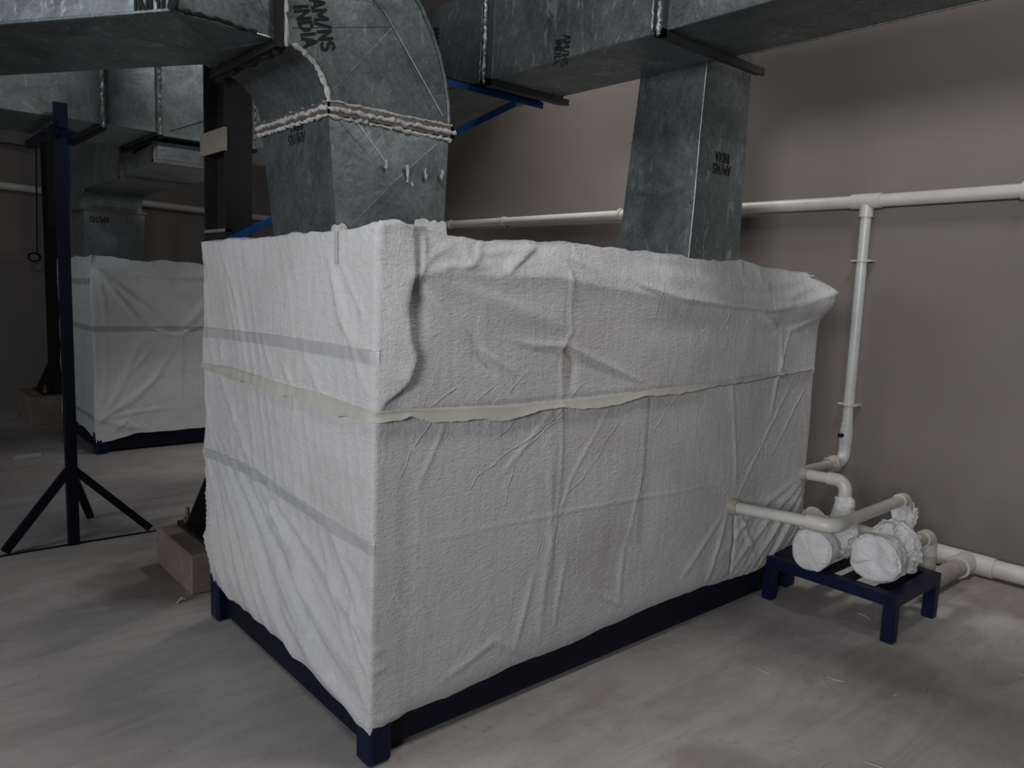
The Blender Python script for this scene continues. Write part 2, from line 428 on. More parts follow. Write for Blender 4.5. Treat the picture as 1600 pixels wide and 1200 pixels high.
# ------------------------------------------------------------------ draped machine
def crease(S, Z, pts, w, amp, side=0.0, taper=True):
    """ridge (amp>0) or valley along a polyline in (s,z); side sharpens one flank"""
    out = np.zeros_like(S)
    total = sum(math.dist(a, b) for a, b in zip(pts[:-1], pts[1:])); run = 0
    best = np.full(S.shape, 1e9); bt = np.zeros_like(S); bs = np.zeros_like(S)
    for a, b in zip(pts[:-1], pts[1:]):
        dx, dz = b[0]-a[0], b[1]-a[1]; l2 = dx*dx + dz*dz; l = math.sqrt(l2)
        t = np.clip(((S-a[0])*dx + (Z-a[1])*dz) / l2, 0, 1)
        d = np.hypot(S-a[0]-t*dx, Z-a[1]-t*dz)
        sg = np.sign((S-a[0])*dz - (Z-a[1])*dx)
        u = d < best
        best = np.where(u, d, best); bt = np.where(u, (run + t*l)/total, bt); bs = np.where(u, sg, bs); run += l
    ww = w * np.where(bs > 0, 1 + side, 1 - side) if side else w
    k = np.exp(-(best/ww)**2)
    if taper: k = k * np.sin(np.clip(bt, 0.0, 1.0)*math.pi*0.92 + 0.12).clip(0)**0.6
    return amp * k

class Cover:
    def __init__(s, Lx, Wy, H, hem, disp, top, r=0.014, lean=None):
        s.L, s.W, s.H, s.hem, s.disp, s.top, s.r, s.lean = Lx, Wy, H, hem, disp, top, r, lean
    def base(s, S):
        """point and outward normal on the perimeter; S from -W .. L+W+L"""
        L_, W_, r = s.L, s.W, s.r
        cor = [(-W_ - 0.0, (0, W_)), (0.0, (0, 0)), (L_, (L_, 0)), (L_ + W_, (L_, W_)), (2*L_ + W_, (0, W_))]
        X = np.where(S < 0, 0, np.where(S < L_, S, np.where(S < L_+W_, L_, L_ - (S - L_ - W_))))
        Y = np.where(S < 0, -S, np.where(S < L_, 0, np.where(S < L_+W_, S - L_, W_)))
        nx = np.where(S < 0, -1.0, np.where(S < L_, 0, np.where(S < L_+W_, 1.0, 0)))
        ny = np.where(S < 0, 0.0, np.where(S < L_, -1, np.where(S < L_+W_, 0.0, 1)))
        dirs = {0: ((0, -1), (1, 0)), 1: ((1, 0), (0, 1)), 2: ((0, 1), (-1, 0)), 3: ((-1, 0), (0, -1))}
        for k, (sc, pc) in enumerate([(0.0, (0, 0)), (L_, (L_, 0)), (L_+W_, (L_, W_))]):
            d0, d1 = dirs[k]
            t = (S - sc + r) / (2*r); m = (t > 0) & (t < 1); t = np.clip(t, 0, 1)
            a = (pc[0]-d0[0]*r, pc[1]-d0[1]*r); b = (pc[0]+d1[0]*r, pc[1]+d1[1]*r)
            qx = (1-t)**2*a[0] + 2*t*(1-t)*pc[0] + t*t*b[0]; qy = (1-t)**2*a[1] + 2*t*(1-t)*pc[1] + t*t*b[1]
            n0 = (d0[1], -d0[0]); n1 = (d1[1], -d1[0])
            mx = (1-t)*n0[0] + t*n1[0]; my = (1-t)*n0[1] + t*n1[1]; q = np.hypot(mx, my)
            X = np.where(m, qx, X); Y = np.where(m, qy, Y); nx = np.where(m, mx/q, nx); ny = np.where(m, my/q, ny)
        return X, Y, nx, ny
    def surf(s, S, Z, extra=0.0):
        X, Y, nx, ny = s.base(S)
        d = s.disp(S, Z) + extra
        return X + nx*d, Y + ny*d, Z
    def mesh(s, res, name, mat, parent, origin):
        per = 2*s.L + 2*s.W
        a = np.concatenate([np.arange(-s.W, s.L + 0.12, res), np.linspace(s.L + 0.12, per - s.W, 60, endpoint=False)])
        ns = len(a); nz = int(s.H / res)
        v = np.linspace(0, 1, nz)
        S, V = np.meshgrid(a, v, indexing='ij')
        hem = s.hem(S); top = s.top(S)
        Z = hem + V * (top - hem)
        X, Y, Zz = s.surf(S, Z)
        k = int(0.02 / (s.H/nz)) + 1
        verts = [np.stack([X, Y, Zz], -1)]              # (ns,nz,3)
        # top cap rings, moving inward
        ins = []
        bx, by = X[:, -1], Y[:, -1]
        for i, d in enumerate((0.008, 0.02, 0.04, 0.07, 0.11, 0.16, 0.22, 0.3, 0.4, 0.52, 0.62, s.W/2 - 0.005)):
            x = np.clip(bx, d, s.L - d); y = np.clip(by, d, s.W - d)
            z = Zz[:, -1] * 0 + s.H + (top[:, -1] - s.H) * math.exp(-d*6) + 0.008*(1 - math.exp(-d*60)) - 0.03*min(1, d/0.4) + 0.012*fbm(x*5, y*5)
            ins.append(np.stack([x, y, z], -1))
        g1 = verts[0]; g2 = np.stack(ins, 1)
        G = np.concatenate([g1, g2], 1); m = G.shape[1]
        idx = np.arange(ns*m).reshape(ns, m); nxt = np.roll(idx, -1, 0)
        F = np.stack([idx[:, :-1], nxt[:, :-1], nxt[:, 1:], idx[:, 1:]], -1).reshape(-1, 4)
        mb = MB(); me = bpy.data.meshes.new(name)
        P = G.reshape(-1, 3)
        me.from_pydata(P.tolist(), [], F.tolist()); me.materials.append(mat)
        for p in me.polygons: p.use_smooth = True
        o = bpy.data.objects.new(name, me); C.objects.link(o); o.parent = parent
        return o
    def strip(s, S0, S1, zlo, zhi, e0, e1, name, mat, parent, res=0.012, nz=6):
        """a band lying on the sheet: zlo/zhi are functions of s; e0/e1 offset at upper and lower edge"""
        a = np.arange(S0, S1, res); v = np.linspace(0, 1, nz)
        S, V = np.meshgrid(a, v, indexing='ij')
        Z = zhi(S)*(1-V) + zlo(S)*V
        X, Y, Zz = s.surf(S, Z, e0 + (e1 - e0)*V**1.5)
        Xb, Yb, Zb = s.surf(S, Z, -0.001 + 0*V)
        n, m = S.shape
        P = np.concatenate([np.stack([X, Y, Zz], -1).reshape(-1, 3), np.stack([Xb, Yb, Zb], -1).reshape(-1, 3)])
        idx = np.arange(n*m).reshape(n, m); F = []
        q = np.stack([idx[:-1, :-1], idx[:-1, 1:], idx[1:, 1:], idx[1:, :-1]], -1).reshape(-1, 4)
        F += q.tolist()
        o_ = n*m
        for j in range(n-1):
            F.append((int(idx[j, 0]), int(idx[j+1, 0]), int(idx[j+1, 0])+o_, int(idx[j, 0])+o_))
        mb = MB(); me = bpy.data.meshes.new(name); me.from_pydata(P.tolist(), [], F); me.materials.append(mat)
        for p in me.polygons: p.use_smooth = True
        o = bpy.data.objects.new(name, me); C.objects.link(o); o.parent = parent
        return o

def interp(pts): xs = [p[0] for p in pts]; ys = [p[1] for p in pts]; return lambda S: np.interp(S, xs, ys)
def sstep(a, b, x): t = np.clip((x-a)/(b-a), 0, 1); return t*t*(3-2*t)

# --- main machine
LM, WM, HM = 2.655, 1.425, 1.70
hem_f = interp([(-1.43, .145), (-1.36, .15), (-1.30, .178), (-1.13, .172), (-.89, .185), (-.6, .182), (-.34, .167), (-.18, .146), (-.07, .100), (-.01, .085),
                (.05, .087), (.09, .125), (.15, .142), (.31, .140), (.6, .158), (.93, .149), (1.32, .178), (1.78, .188), (2.05, .169), (2.29, .158), (2.43, .20), (2.66, .24), (3.0, .17), (9, .17)])
def hem_main(S): return hem_f(S) + 0.006*fbm(S*9, S*0+2.2)
top_f = interp([(-1.43, 1.688), (-.88, 1.695), (-.41, 1.70), (-.1, 1.708), (0, 1.712), (.07, 1.73), (.11, 1.715), (.25, 1.705), (.41, 1.70), (.66, 1.702), (.78, 1.716), (.92, 1.722),
                (1.18, 1.712), (1.6, 1.705), (2.12, 1.695), (2.6, 1.685), (2.75, 1.66), (3.2, 1.67), (9, 1.69)])
def top_main(S): return top_f(S) + 0.004*fbm(S*14, S*0+5.2)
fold_f = interp([(-3, 1.66), (0, 1.60), (.1, 1.56), (.26, 1.585), (.41, 1.583), (.7, 1.593), (.83, 1.579), (1.12, 1.552), (1.36, 1.53), (1.77, 1.504), (2.15, 1.494), (2.45, 1.53), (2.69, 1.60), (9, 1.6)])
def disp_main(S, Z):
    d = 0.009*fbm(S*1.9, Z*2.3, o=2) + 0.0016*fbm(S*7+20, Z*5, o=3)
    left = (S < 0) * 1.0; front = ((S >= 0) & (S < LM)) * 1.0
    u = -S                                            # distance from the near edge on the left face
    edge = sstep(0, 0.12, np.abs(S)) * sstep(0, 0.1, np.abs(S - LM))
    # crumple near the machine's upper part
    d = d + 0.005*ridged(S*4+3, Z*6, o=2)*sstep(1.5, 1.66, Z)*edge
    # ---- left face: long slanting folds that fan towards the bottom of the near edge
    ph = np.arctan2(1.12 - Z, 1.66 - u + 0.0)
    rad = np.hypot(1.12 - Z, 1.66 - u)
    q = ph*1.15 + 0.018*fbm(u*1.5+4, Z*1.2, o=2)
    amp = (1 - sstep(0.35, 0.98, Z)) * 0.027 * (0.36 + 0.64*sstep(0.16, 0.38, Z)) + 0.001
    q3 = u - 0.30*Z + 0.02*fbm(u*2+9, Z*1.1, o=2)
    d = d + left*sstep(0.02, 0.1, u)*0.0052*(1 - np.abs(np.sin(q3*math.pi/0.075)))**1.5*(0.5 + 0.9*vnoise(q3*6+3, Z*2.2))*(1 - 0.5*sstep(1.35, 1.6, Z))*sstep(0.3, 0.8, Z)
    w1 = (1 - np.abs(np.sin(q*math.pi/0.112)))**1.2*(0.6+0.6*vnoise(ph*9, rad*1.5)); w2 = (1 - np.abs(np.sin(q*math.pi/0.067 + 1.0)))
    d = d + left*sstep(0, 0.10, u)*amp*(1.25*w1 + 0.5*w2*(0.5+0.5*vnoise(q*5, Z*2)))
    d = d + left*0.022*(1-sstep(0.1, 0.7, Z))*sstep(0.03, 0.3, u)*(1-sstep(1.2, 1.42, u))
    for pts, w, a in [
        ([(1.41, .80), (1.19, .193)], .03, .016), ([(1.31, .754), (.86, .192)], .03, .014),
        ([(.90, .768), (.50, .563), (.38, .327)], .028, .014), ([(.77, .72), (.29, .36)], .024, .012),
        ([(.26, .729), (.02, .45)], .02, .012), ([(.65, .338), (.02, .141)], .024, .014),
        ([(.27, 1.606), (.19, 1.427), (.03, 1.325)], .02, .014), ([(.24, 1.56), (.12, 1.36), (.03, 1.22)], .014, .009),
        ([(.20, 1.60), (.07, 1.45)], .012, .008), ([(.98, 1.127), (.89, .782)], .02, .008),
        ([(1.36, 1.30), (1.30, 1.17), (.65, .488)], .022, .009), ([(1.20, 1.66), (1.05, 1.45), (.98, 1.2)], .015, .006),
        ([(.45, 1.30), (.33, 1.17)], .02, .007), ([(.62, 1.25), (.55, 1.17)], .02, .007),
        ([(1.25, 1.28), (1.22, 1.18)], .02, .008), ([(.82, 1.34), (.70, 1.18)], .018, .007),
        ([(.14, .55), (.03, .38)], .012, .010), ([(.12, .44), (.02, .32)], .010, .010), ([(.10, .35), (.02, .2)], .012, .008),
        ([(.35, .70), (.12, .35)], .018, .008), ([(1.0, .50), (.75, .2)], .022, .010), ([(1.38, .62), (1.33, .18)], .018, .010)]:
        d = d + left*crease(u, Z, pts, w, a)
    d = d + left*0.012*sstep(1.30, 1.43, u)*(1-sstep(1.15, 1.35, Z))*sstep(.5, .9, Z)
    # ---- near-edge flap: sheet stands off the edge and folds back with a sharp shadow
    fx = np.interp(Z, [1.15, 1.187, 1.242, 1.32, 1.379, 1.477, 1.56, 1.62, 1.71], [0, .02, .09, .12, .10, .09, .105, .115, .12])
    fa = np.interp(Z, [1.15, 1.19, 1.26, 1.35, 1.5, 1.6, 1.71], [0, .010, .038, .034, .036, .026, .012])
    t = np.clip(S/np.maximum(fx, 1e-3), 0, 3)
    bul = np.where(S < fx, t, np.exp(-((S-fx)/0.012)**2))
    d = d + front*fa*bul
    d = d - front*0.010*np.exp(-((S-fx-0.05)/0.04)**2)*sstep(1.35, 1.45, Z)*(1-sstep(1.55, 1.6, Z))
    # ---- upper slack roll
    zl = fold_f(S); T = top_f(S)
    up = np.clip((Z - zl)/np.maximum(T - zl, 0.02), 0, 1)
    roll = np.interp(S, [0, .1, .2, 1.0, 1.6, 2.3, 2.5, 2.66, 2.8], [0, .2, 1, 1, 1.25, 1.5, 1.7, 1.8, 1])
    sidef = ((S > 0.02) & (S < LM + 0.3))*1.0
    d = d + sidef*roll*(0.016*np.exp(-np.clip(zl-Z, 0, 9)/0.05)*(Z < zl) + (Z >= zl)*(0.016 - 0.062*up**1.15))
    # end bag where the sheet stands off the far corner
    d = d + 0.060*np.exp(-((S-LM-0.0)/0.12)**2)*np.exp(-(np.abs(Z-1.565)/0.085)**3)
    d = d + 0.02*np.exp(-((S-2.45)/0.22)**2)*np.exp(-((Z-1.50)/0.06)**2)*front
    d = d - 0.012*np.exp(-((S-2.25)/0.2)**2)*np.exp(-((Z-1.40)/0.03)**2)*front
    # ---- creases on the front
    for pts, w, a, sd in [
        ([(.13, 1.575), (.26, 1.449), (.38, 1.344), (.54, 1.263)], .014, .012, 0.4),
        ([(.34, 1.39), (.38, 1.33), (.44, 1.27)], .02, -.010, 0),
        ([(.15, 1.57), (.47, 1.503), (.78, 1.405)], .03, .008, 0.3),
        ([(.12, 1.57), (.26, 1.61), (.45, 1.62)], .013, .010, 0), ([(.12, 1.57), (.20, 1.64), (.30, 1.68)], .010, .008, 0),
        ([(.14, 1.56), (.17, 1.66), (.18, 1.70)], .009, .009, 0),
        ([(.65, 1.69), (.56, 1.64), (.49, 1.595)], .016, .016, 0.5), ([(.66, 1.69), (.40, 1.655)], .012, .010, 0),
        ([(.68, 1.69), (.78, 1.62), (.82, 1.53)], .018, .009, 0), ([(.72, 1.69), (.95, 1.62)], .014, .009, 0),
        ([(.42, 1.70), (.38, 1.64), (.30, 1.60)], .012, .009, 0),
        ([(.78, 1.66), (.82, 1.393), (.77, 1.347), (.80, .964), (.77, .474)], .009, .006, 0),
        ([(.80, 1.34), (.84, 1.27), (.83, 1.17)], .020, -.010, 0),
        ([(.52, 1.372), (.62, 1.348), (.80, 1.342), (.90, 1.305), (1.23, 1.19)], .012, .012, -0.5),
        ([(.78, 1.42), (.55, 1.50)], .04, .006, 0), ([(1.0, 1.44), (1.3, 1.40), (1.9, 1.385)], .05, -.006, 0),
        ([(1.11, 1.612), (1.19, 1.575), (1.44, 1.528), (1.77, 1.506), (2.12, 1.486), (2.3, 1.50)], .014, .020, -0.55),
        ([(1.4, 1.63), (1.8, 1.60), (2.3, 1.62), (2.62, 1.66)], .022, .014, 0.2),
        ([(2.0, 1.56), (2.3, 1.555), (2.6, 1.63)], .018, .012, 0),
        ([(1.2, 1.67), (1.7, 1.655), (2.1, 1.66)], .02, -.008, 0),
        ([(2.05, 1.485), (2.25, 1.40), (2.35, 1.395), (2.60, 1.45)], .016, .012, 0.4),
        ([(2.28, 1.40), (2.30, 1.20), (2.25, .95)], .014, .008, 0), ([(2.36, 1.39), (2.28, 1.18)], .010, .008, 0),
        ([(1.28, 1.126), (1.28, .803), (1.21, .486)], .007, .005, 0), ([(1.89, 1.176), (1.95, .85), (1.99, .647)], .012, .005, 0),
        ([(.14, .724), (.82, .715), (1.99, .673), (2.6, .637)], .006, .004, 0),
        ([(.76, 1.124), (.50, .895)], .008, .005, 0), ([(.27, 1.12), (.16, .90)], .008, .005, 0), ([(1.05, 1.1), (.85, .83), (.76, .6)], .007, .005, 0),
        ([(2.45, 1.15), (2.12, .75), (1.95, .50)], .008, .006, 0), ([(2.58, 1.1), (2.3, .78)], .007, .005, 0),
        ([(2.62, .55), (2.40, .40), (2.20, .22)], .022, .018, 0.2), ([(2.62, .48), (2.48, .34), (2.36, .20)], .018, .016, 0),
        ([(2.63, .60), (2.3, .43), (2.05, .26)], .020, .014, 0.2), ([(2.6, .62), (2.1, .46), (1.9, .3)], .016, .008, 0),
        ([(1.99, .54), (2.01, .40), (2.0, .20)], .010, -.014, 0), ([(1.93, .53), (1.88, .38), (1.80, .22)], .014, .010, 0),
        ([(1.90, .52), (1.72, .38), (1.60, .28)], .014, .008, 0), ([(2.03, .53), (2.12, .38), (2.2, .26)], .014, .010, 0),
        ([(.74, .95), (.76, .6), (.72, .234)], .018, .008, 0), ([(.68, .50), (.60, .24)], .014, .008, 0), ([(.86, .55), (.80, .25)], .012, .006, 0),
        ([(1.2, .50), (1.18, .25)], .014, .006, 0), ([(1.0, .36), (1.22, .24)], .008, .006, 0),
        ([(.05, .427), (.28, .223)], .005, .004, 0), ([(.28, .22), (.5, .30), (.62, .22)], .014, .007, 0),
        ([(.01, .40), (.05, .39)], .01, .006, 0), ([(.01, .33), (.06, .33)], .01, .006, 0), ([(.02, .17), (.12, .14)], .012, .008, 0),
        ([(.12, 1.12), (.13, .7), (.15, .22)], .03, -.004, 0)]:
        d = d + front*crease(S, Z, pts, w, a, sd)
    # ripples towards the lower right
    d = d + front*0.005*sstep(1.7, 2.3, S)*(1-sstep(.35, .65, Z))*(1-np.abs(np.sin((S*1.0 - Z*0.9)*math.pi/0.07)))
    # hem tucks in a little, machine's underside
    d = d - 0.02*np.exp(-(Z-hem_f(S))/0.035)
    # overhanging skirt: the upper sheet laps over the lower
    d = d + 0.005*sstep(1.155, 1.165, Z)
    return d

mach = thing('covered_machine', 'large machine wrapped in white plastic sheet beside the pumps, biggest wrapped box', 'machine', (0, 0, 0))
cov = Cover(LM, WM, HM, hem_main, disp_main, top_main)
sheet = cov.mesh(0.0085, 'cover_sheet', CLOTH, mach, (0, 0, 0))
seam_hi = interp([(-1.43, 1.166), (-1.15, 1.178), (-.89, 1.176), (-.6, 1.173), (-.35, 1.178), (-.14, 1.169), (0, 1.165), (.27, 1.157), (.55, 1.146), (.78, 1.144), (1.08, 1.148), (1.67, 1.160), (2.19, 1.187), (2.67, 1.197)])
seam_lo_f = interp([(-1.43, 1.15), (-1.25, 1.14), (-1.1, 1.135), (-.95, 1.14), (-.8, 1.135), (-.65, 1.13), (-.5, 1.14), (-.35, 1.128), (-.2, 1.12), (-.1, 1.135), (0, 1.13), (.12, 1.14), (.2, 1.118), (.27, 1.111), (.35, 1.115), (.49, 1.099), (.58, 1.108), (.66, 1.121), (.78, 1.127), (.82, 1.118),
                  (.92, 1.105), (1.08, 1.108), (1.23, 1.134), (1.45, 1.128), (1.6, 1.135), (1.75, 1.148), (2.0, 1.155), (2.2, 1.172), (2.4, 1.176), (2.64, 1.19)])
seam_s = cov.strip(-1.42, 2.63, lambda S: seam_lo_f(S) + 0.003*fbm(S*25, S*0), seam_hi, 0.006, 0.022, 'seam_flap', SEAMM, mach)
def const(z): return lambda S: S*0 + z
tape_up = interp([(-1.42, 1.325), (-.66, 1.345), (-.18, 1.349), (0, 1.349)])
lab(cov.strip(-1.42, 0.012, lambda S: tape_up(S) - 0.042, tape_up, .0022, .0022, 'tape_band', TAPE, mach), 'grey tape band along the upper sheet')
tape_lo = interp([(-1.42, .79), (-.89, .80), (-.44, .775), (-.17, .757), (0, .752)])
lab(cov.strip(-1.42, 0.012, lambda S: tape_lo(S) - 0.042, tape_lo, .0022, .0022, 'tape_band', TAPE, mach), 'grey tape band low on the end face')
cov.strip(-.24, -.205, const(1.60), lambda S: top_f(S)-0.004, .0022, .0022, 'tape_band', TAPE, mach, nz=12)
# collar of sheet stuck round the air duct on top
def collar(x0, x1, y0, y1, z0, zt, parent):
    mb = MB(); n = 26
    per = []
    for (ax, ay), (bx, by) in (((x0, y1), (x0, y0)), ((x0, y0), (x1, y0)), ((x1, y0), (x1, y1)), ((x1, y1), (x0, y1))):
        for i in range(n):
            t = i/n; per.append((ax+(bx-ax)*t, ay+(by-ay)*t, ax, ay))
    cx, cy = (x0+x1)/2, (y0+y1)/2; m = len(per); vs = []
    rr = random.Random(5)
    for lv in range(4):
        for i, (x, y, _, _) in enumerate(per):
            k = 0.012*(1 - lv/3) + rr.uniform(0, .004) + (0.05 if lv == 0 else 0)
            dx, dy = x-cx, y-cy; h = zt(x, y) + (rr.uniform(-.008, .008) if lv == 3 else 0)
            vs.append((x + math.copysign(k, dx), y + math.copysign(k, dy), z0 + (h - z0)*lv/3))
    fs = []
    for lv in range(3):
        for i in range(m):
            j = (i+1) % m; fs.append((lv*m+i, lv*m+j, (lv+1)*m+j, (lv+1)*m+i))
    mb.add(vs, fs)
    return mb.build('duct_collar', CLOTH, parent, smooth=True)
collar(.15, .615, .525, 1.06, 1.66, lambda x, y: 1.795 if (x > .47 and y < .6) else (1.750 if (x < .2 and y < .58) else 1.705), mach)
# steel base and legs
bs = MB()
bs.box(.045, .09, .045, 1.38, .025, .22); bs.box(2.56, 2.61, .045, 1.38, .025, .22)
bs.box(.045, 2.61, .045, .09, .025, .22); bs.box(.045, 2.61, 1.33, 1.38, .025, .22); bs.box(.05, 2.60, .05, 1.37, .21, .24)
bs.build('base_frame', BLUE_D, mach)
for (x, y) in ((.045, .045), (.045, 1.375), (2.6, .045), (2.6, 1.375), (1.32, .9)):
    MB().box(x-.045, x+.045, y-.045, y+.045, 0, .22, .012).build('leg', BLUE, mach, origin=(x, y, 0))

# --- rear machine
X2, Y2 = .34, 5.09
def hem2(S): return np.interp(S, [-1.35, -.3, -.05, 0, .12, .3, 9], [.17, .17, .13, .10, .11, .155, .16]) + 0.004*fbm(S*8, S*0)
def top2(S): return np.interp(S, [-1.3, 0, 1, 9], [1.655, 1.66, 1.64, 1.64]) + 0.004*fbm(S*7, S*0+3)
def disp2(S, Z):
    d = 0.008*fbm(S*2.3+7, Z*2.3) + 0.004*fbm(S*7, Z*6+9)
    front = ((S >= 0) & (S < 2.6))*1.0; left = (S < 0)*1.0; u = -S
    d = d + left*0.006*(1 - np.abs(np.sin((u + 0.25*Z)*math.pi/0.08)))*sstep(1.1, 1.3, Z)
    d = d + front*0.02*np.exp(-((Z-1.53)/.02)**2)*sstep(0, .1, S) - front*0.03*sstep(1.53, 1.66, Z)
    for pts, w, a, sd in [
        ([(.05, 1.55), (.24, 1.30), (.42, 1.08)], .018, .02, .3), ([(.05, 1.55), (.40, 1.28), (.65, 1.08)], .022, .026, .3),
        ([(.06, 1.55), (.5, 1.42), (.85, 1.36)], .03, .012, 0), ([(.42, 1.08), (.60, 1.02), (.72, 1.00)], .016, .016, 0),
        ([(.72, 1.07), (.71, .8), (.69, .3)], .012, .012, 0), ([(.72, 1.05), (.85, 1.2), (1.0, 1.45)], .03, .018, 0), ([(.70, 1.02), (.9, 1.1)], .016, .016, 0),
        ([(.04, .30), (.2, .55), (.36, .95)], .022, .014, 0), ([(.04, .30), (.3, .45), (.55, .7)], .02, .013, 0), ([(.04, .30), (.35, .35), (.6, .36)], .014, .012, 0),
        ([(.04, .30), (.10, .7), (.1, 1.0)], .014, .009, 0), ([(.04, .30), (.45, .6), (.66, .9)], .016, .010, 0), ([(.04, .30), (.25, .22), (.4, .2)], .014, .014, 0), ([(.3, .7), (.45, .9)], .016, .010, 0),
        ([(.05, 1.55), (.09, 1.3), (.1, 1.1)], .012, .012, 0), ([(.15, .2), (.25, .28), (.3, .18)], .014, .014, 0), ([(.2, 1.02), (.4, .98), (.5, .9)], .012, .009, 0)]:
        d = d + front*crease(S, Z, pts, w, a, sd)
    d = d - front*0.01*np.exp(-((Z-1.07)/.025)**2)
    return d
rear = thing('covered_machine', 'grey-white sheet-wrapped machine further back behind the blue tripod stand', 'machine', (X2, Y2, 0))
cov2 = Cover(2.6, 1.32, 1.65, hem2, disp2, top2)
cov2.mesh(0.017, 'cover_sheet', CLOTH2, rear, (0, 0, 0))
cov2.strip(-1.30, 1.2, const(1.045), const(1.09), .002, .002, 'tape_band', TAPE, rear)
cov2.strip(-1.30, -.01, const(.29), const(.33), .002, .002, 'tape_band', TAPE, rear)
cov2.strip(-1.30, -.02, const(1.43), const(1.48), .002, .002, 'tape_band', TAPE, rear)
b2 = MB(); b2.box(X2+.04, X2+2.56, Y2+.05, Y2+.09, .025, .20); b2.box(X2+.04, X2+.08, Y2+.05, Y2+1.27, .025, .20); b2.box(X2+.03, X2+2.57, Y2+.05, Y2+1.27, .19, .22)
b2.build('base_frame', BLUE_D, rear)
for (x, y) in ((X2+.05, Y2+.05), (X2+.05, Y2+1.27), (X2+2.55, Y2+.05), (X2+2.55, Y2+1.27)):
    MB().box(x-.05, x+.05, y-.05, y+.05, 0, .2, .012).build('leg', BLUE, rear, origin=(x, y, 0))

# ------------------------------------------------------------------ stencil lettering
GLYPH = {  # strokes in a 0.6 x 1 cell
    'A': [((.05, 0), (.30, 1)), ((.30, 1), (.55, 0)), ((.15, .32), (.45, .32))],
    'M': [((.05, 0), (.05, 1)), ((.05, 1), (.32, .35)), ((.32, .35), (.60, 1)), ((.60, 1), (.60, 0))],
    'N': [((.07, 0), (.07, 1)), ((.07, 1), (.53, 0)), ((.53, 0), (.53, 1))],
    'S': [((.52, .82), (.42, .95)), ((.42, .95), (.18, .95)), ((.18, .95), (.08, .80)), ((.08, .80), (.12, .62)), ((.12, .62), (.48, .40)), ((.48, .40), (.52, .20)), ((.52, .20), (.40, .05)), ((.40, .05), (.16, .05)), ((.16, .05), (.07, .20))],
    'I': [((.12, 0), (.12, 1))],
    'D': [((.08, 0), (.08, 1)), ((.08, .94), (.34, .92)), ((.34, .92), (.53, .70)), ((.53, .70), (.53, .30)), ((.53, .30), (.34, .08)), ((.34, .08), (.08, .06))],
    '/': [((.0, -.05), (.32, 1.05))]}
ADV = {'I': .30, '/': .46, 'M': .80}
def text(txt, size, origin, xdir, ydir, parent, bold=0.0):
    """stencilled capitals, each stroke a thin flat bar, centred on origin"""
    x = Vector(xdir).normalized(); y = Vector(ydir).normalized(); z = x.cross(y); o0 = Vector(origin)
    mb = MB(); h = size*.86; wk = .155 + bold; ls = txt.split('\n'); y0 = (len(ls)*h*1.22 - h*.22)/2 - h
    for r, line in enumerate(ls):
        W = sum(ADV.get(c, .68) for c in line)*h; cx_ = -W/2
        for c in line:
            for k, (a, b) in enumerate(GLYPH[c]):
                A = Vector((cx_ + a[0]*h, y0 + a[1]*h, 0)); B = Vector((cx_ + b[0]*h, y0 + b[1]*h, 0))
                d = (B-A).normalized(); n = Vector((-d.y, d.x, 0))*wk*h/2; A = A - d*h*.04; B = B + d*h*.04
                top_ = .0005 + .00004*k
                P = [A-n, B-n, B+n, A+n]
                vs = [o0 + x*p.x + y*p.y + z*t for t in (-.0004, top_) for p in P]
                mb.add(vs, [(3, 2, 1, 0), (4, 5, 6, 7), (0, 1, 5, 4), (1, 2, 6, 5), (2, 3, 7, 6), (3, 0, 4, 7)])
            cx_ += ADV.get(c, .68)*h
        y0 -= h*1.22
    o = mb.build('stencil_lettering', INK, parent, origin=tuple(o0))
    return o

def quad_ring(x0, x1, y0, y1, z): return [(x0, y0, z), (x1, y0, z), (x1, y1, z), (x0, y1, z)]
def rag_strip(pts, w, r, parent, name='joint_sealant', mat=None, seed=1, lift=0.0):
    """smeared sealant bead along a path"""
    rr = random.Random(seed); mb = MB(); P = []
    pts = [Vector(p) for p in pts]
    for a, b in zip(pts[:-1], pts[1:]):
        n = max(2, int((b-a).length/0.012))
        for i in range(n): P.append(a + (b-a)*i/n)
    P.append(pts[-1])
    Q = [p + Vector((rr.uniform(-1, 1), rr.uniform(-1, 1), rr.uniform(-1, 1)))*w for p in P]
    R = [r*rr.uniform(0.55, 1.35) for _ in Q]
    mb.tube(Q, R, 8)
    return mb.build(name, mat or SEAL, parent, smooth=True)

# ------------------------------------------------------------------ air duct over the big machine
dA = thing('air_duct', 'galvanised air duct rising from top of the big wrapped machine, elbow bending left', 'air duct', (.38, .8, 1.69))
yn, yf = .615, 1.205
m_ = MB().loft([quad_ring(.15, .612, .53, 1.06, 1.69), quad_ring(.155, .687, yn, yf, 2.155)], .005, .0014)
m_.build('riser_section', GALV, dA)
cx, cz = -.03, 2.165; ri, ro = .185, .717
rings = []
for i in range(13):
    a = math.pi/2*i/12
    c_, s_ = math.cos(a), math.sin(a)
    xi, zi = cx + ri*c_, cz + ri*s_; xo, zo = cx + ro*c_, cz + ro*s_
    rings.append([(xi, yn, zi), (xo, yn, zo), (xo, yf, zo), (xi, yf, zi)])
el = MB()
for a, b in zip(rings[:-1], rings[1:]):
    el.add(list(a) + list(b), [(0, 1, 5, 4), (1, 2, 6, 5), (2, 3, 7, 6), (3, 0, 4, 7)])
for a, b in (((.17, 2.22), (.42, 2.5)), ((.60, 2.22), (.42, 2.5)), ((.42, 2.5), (.05, 2.80)), ((.42, 2.5), (.02, 2.4))):
    el.tube([(a[0], yn-.0005, a[1]), (b[0], yn-.0005, b[1])], .0016, 6)
el.build('elbow', GALV, dA)
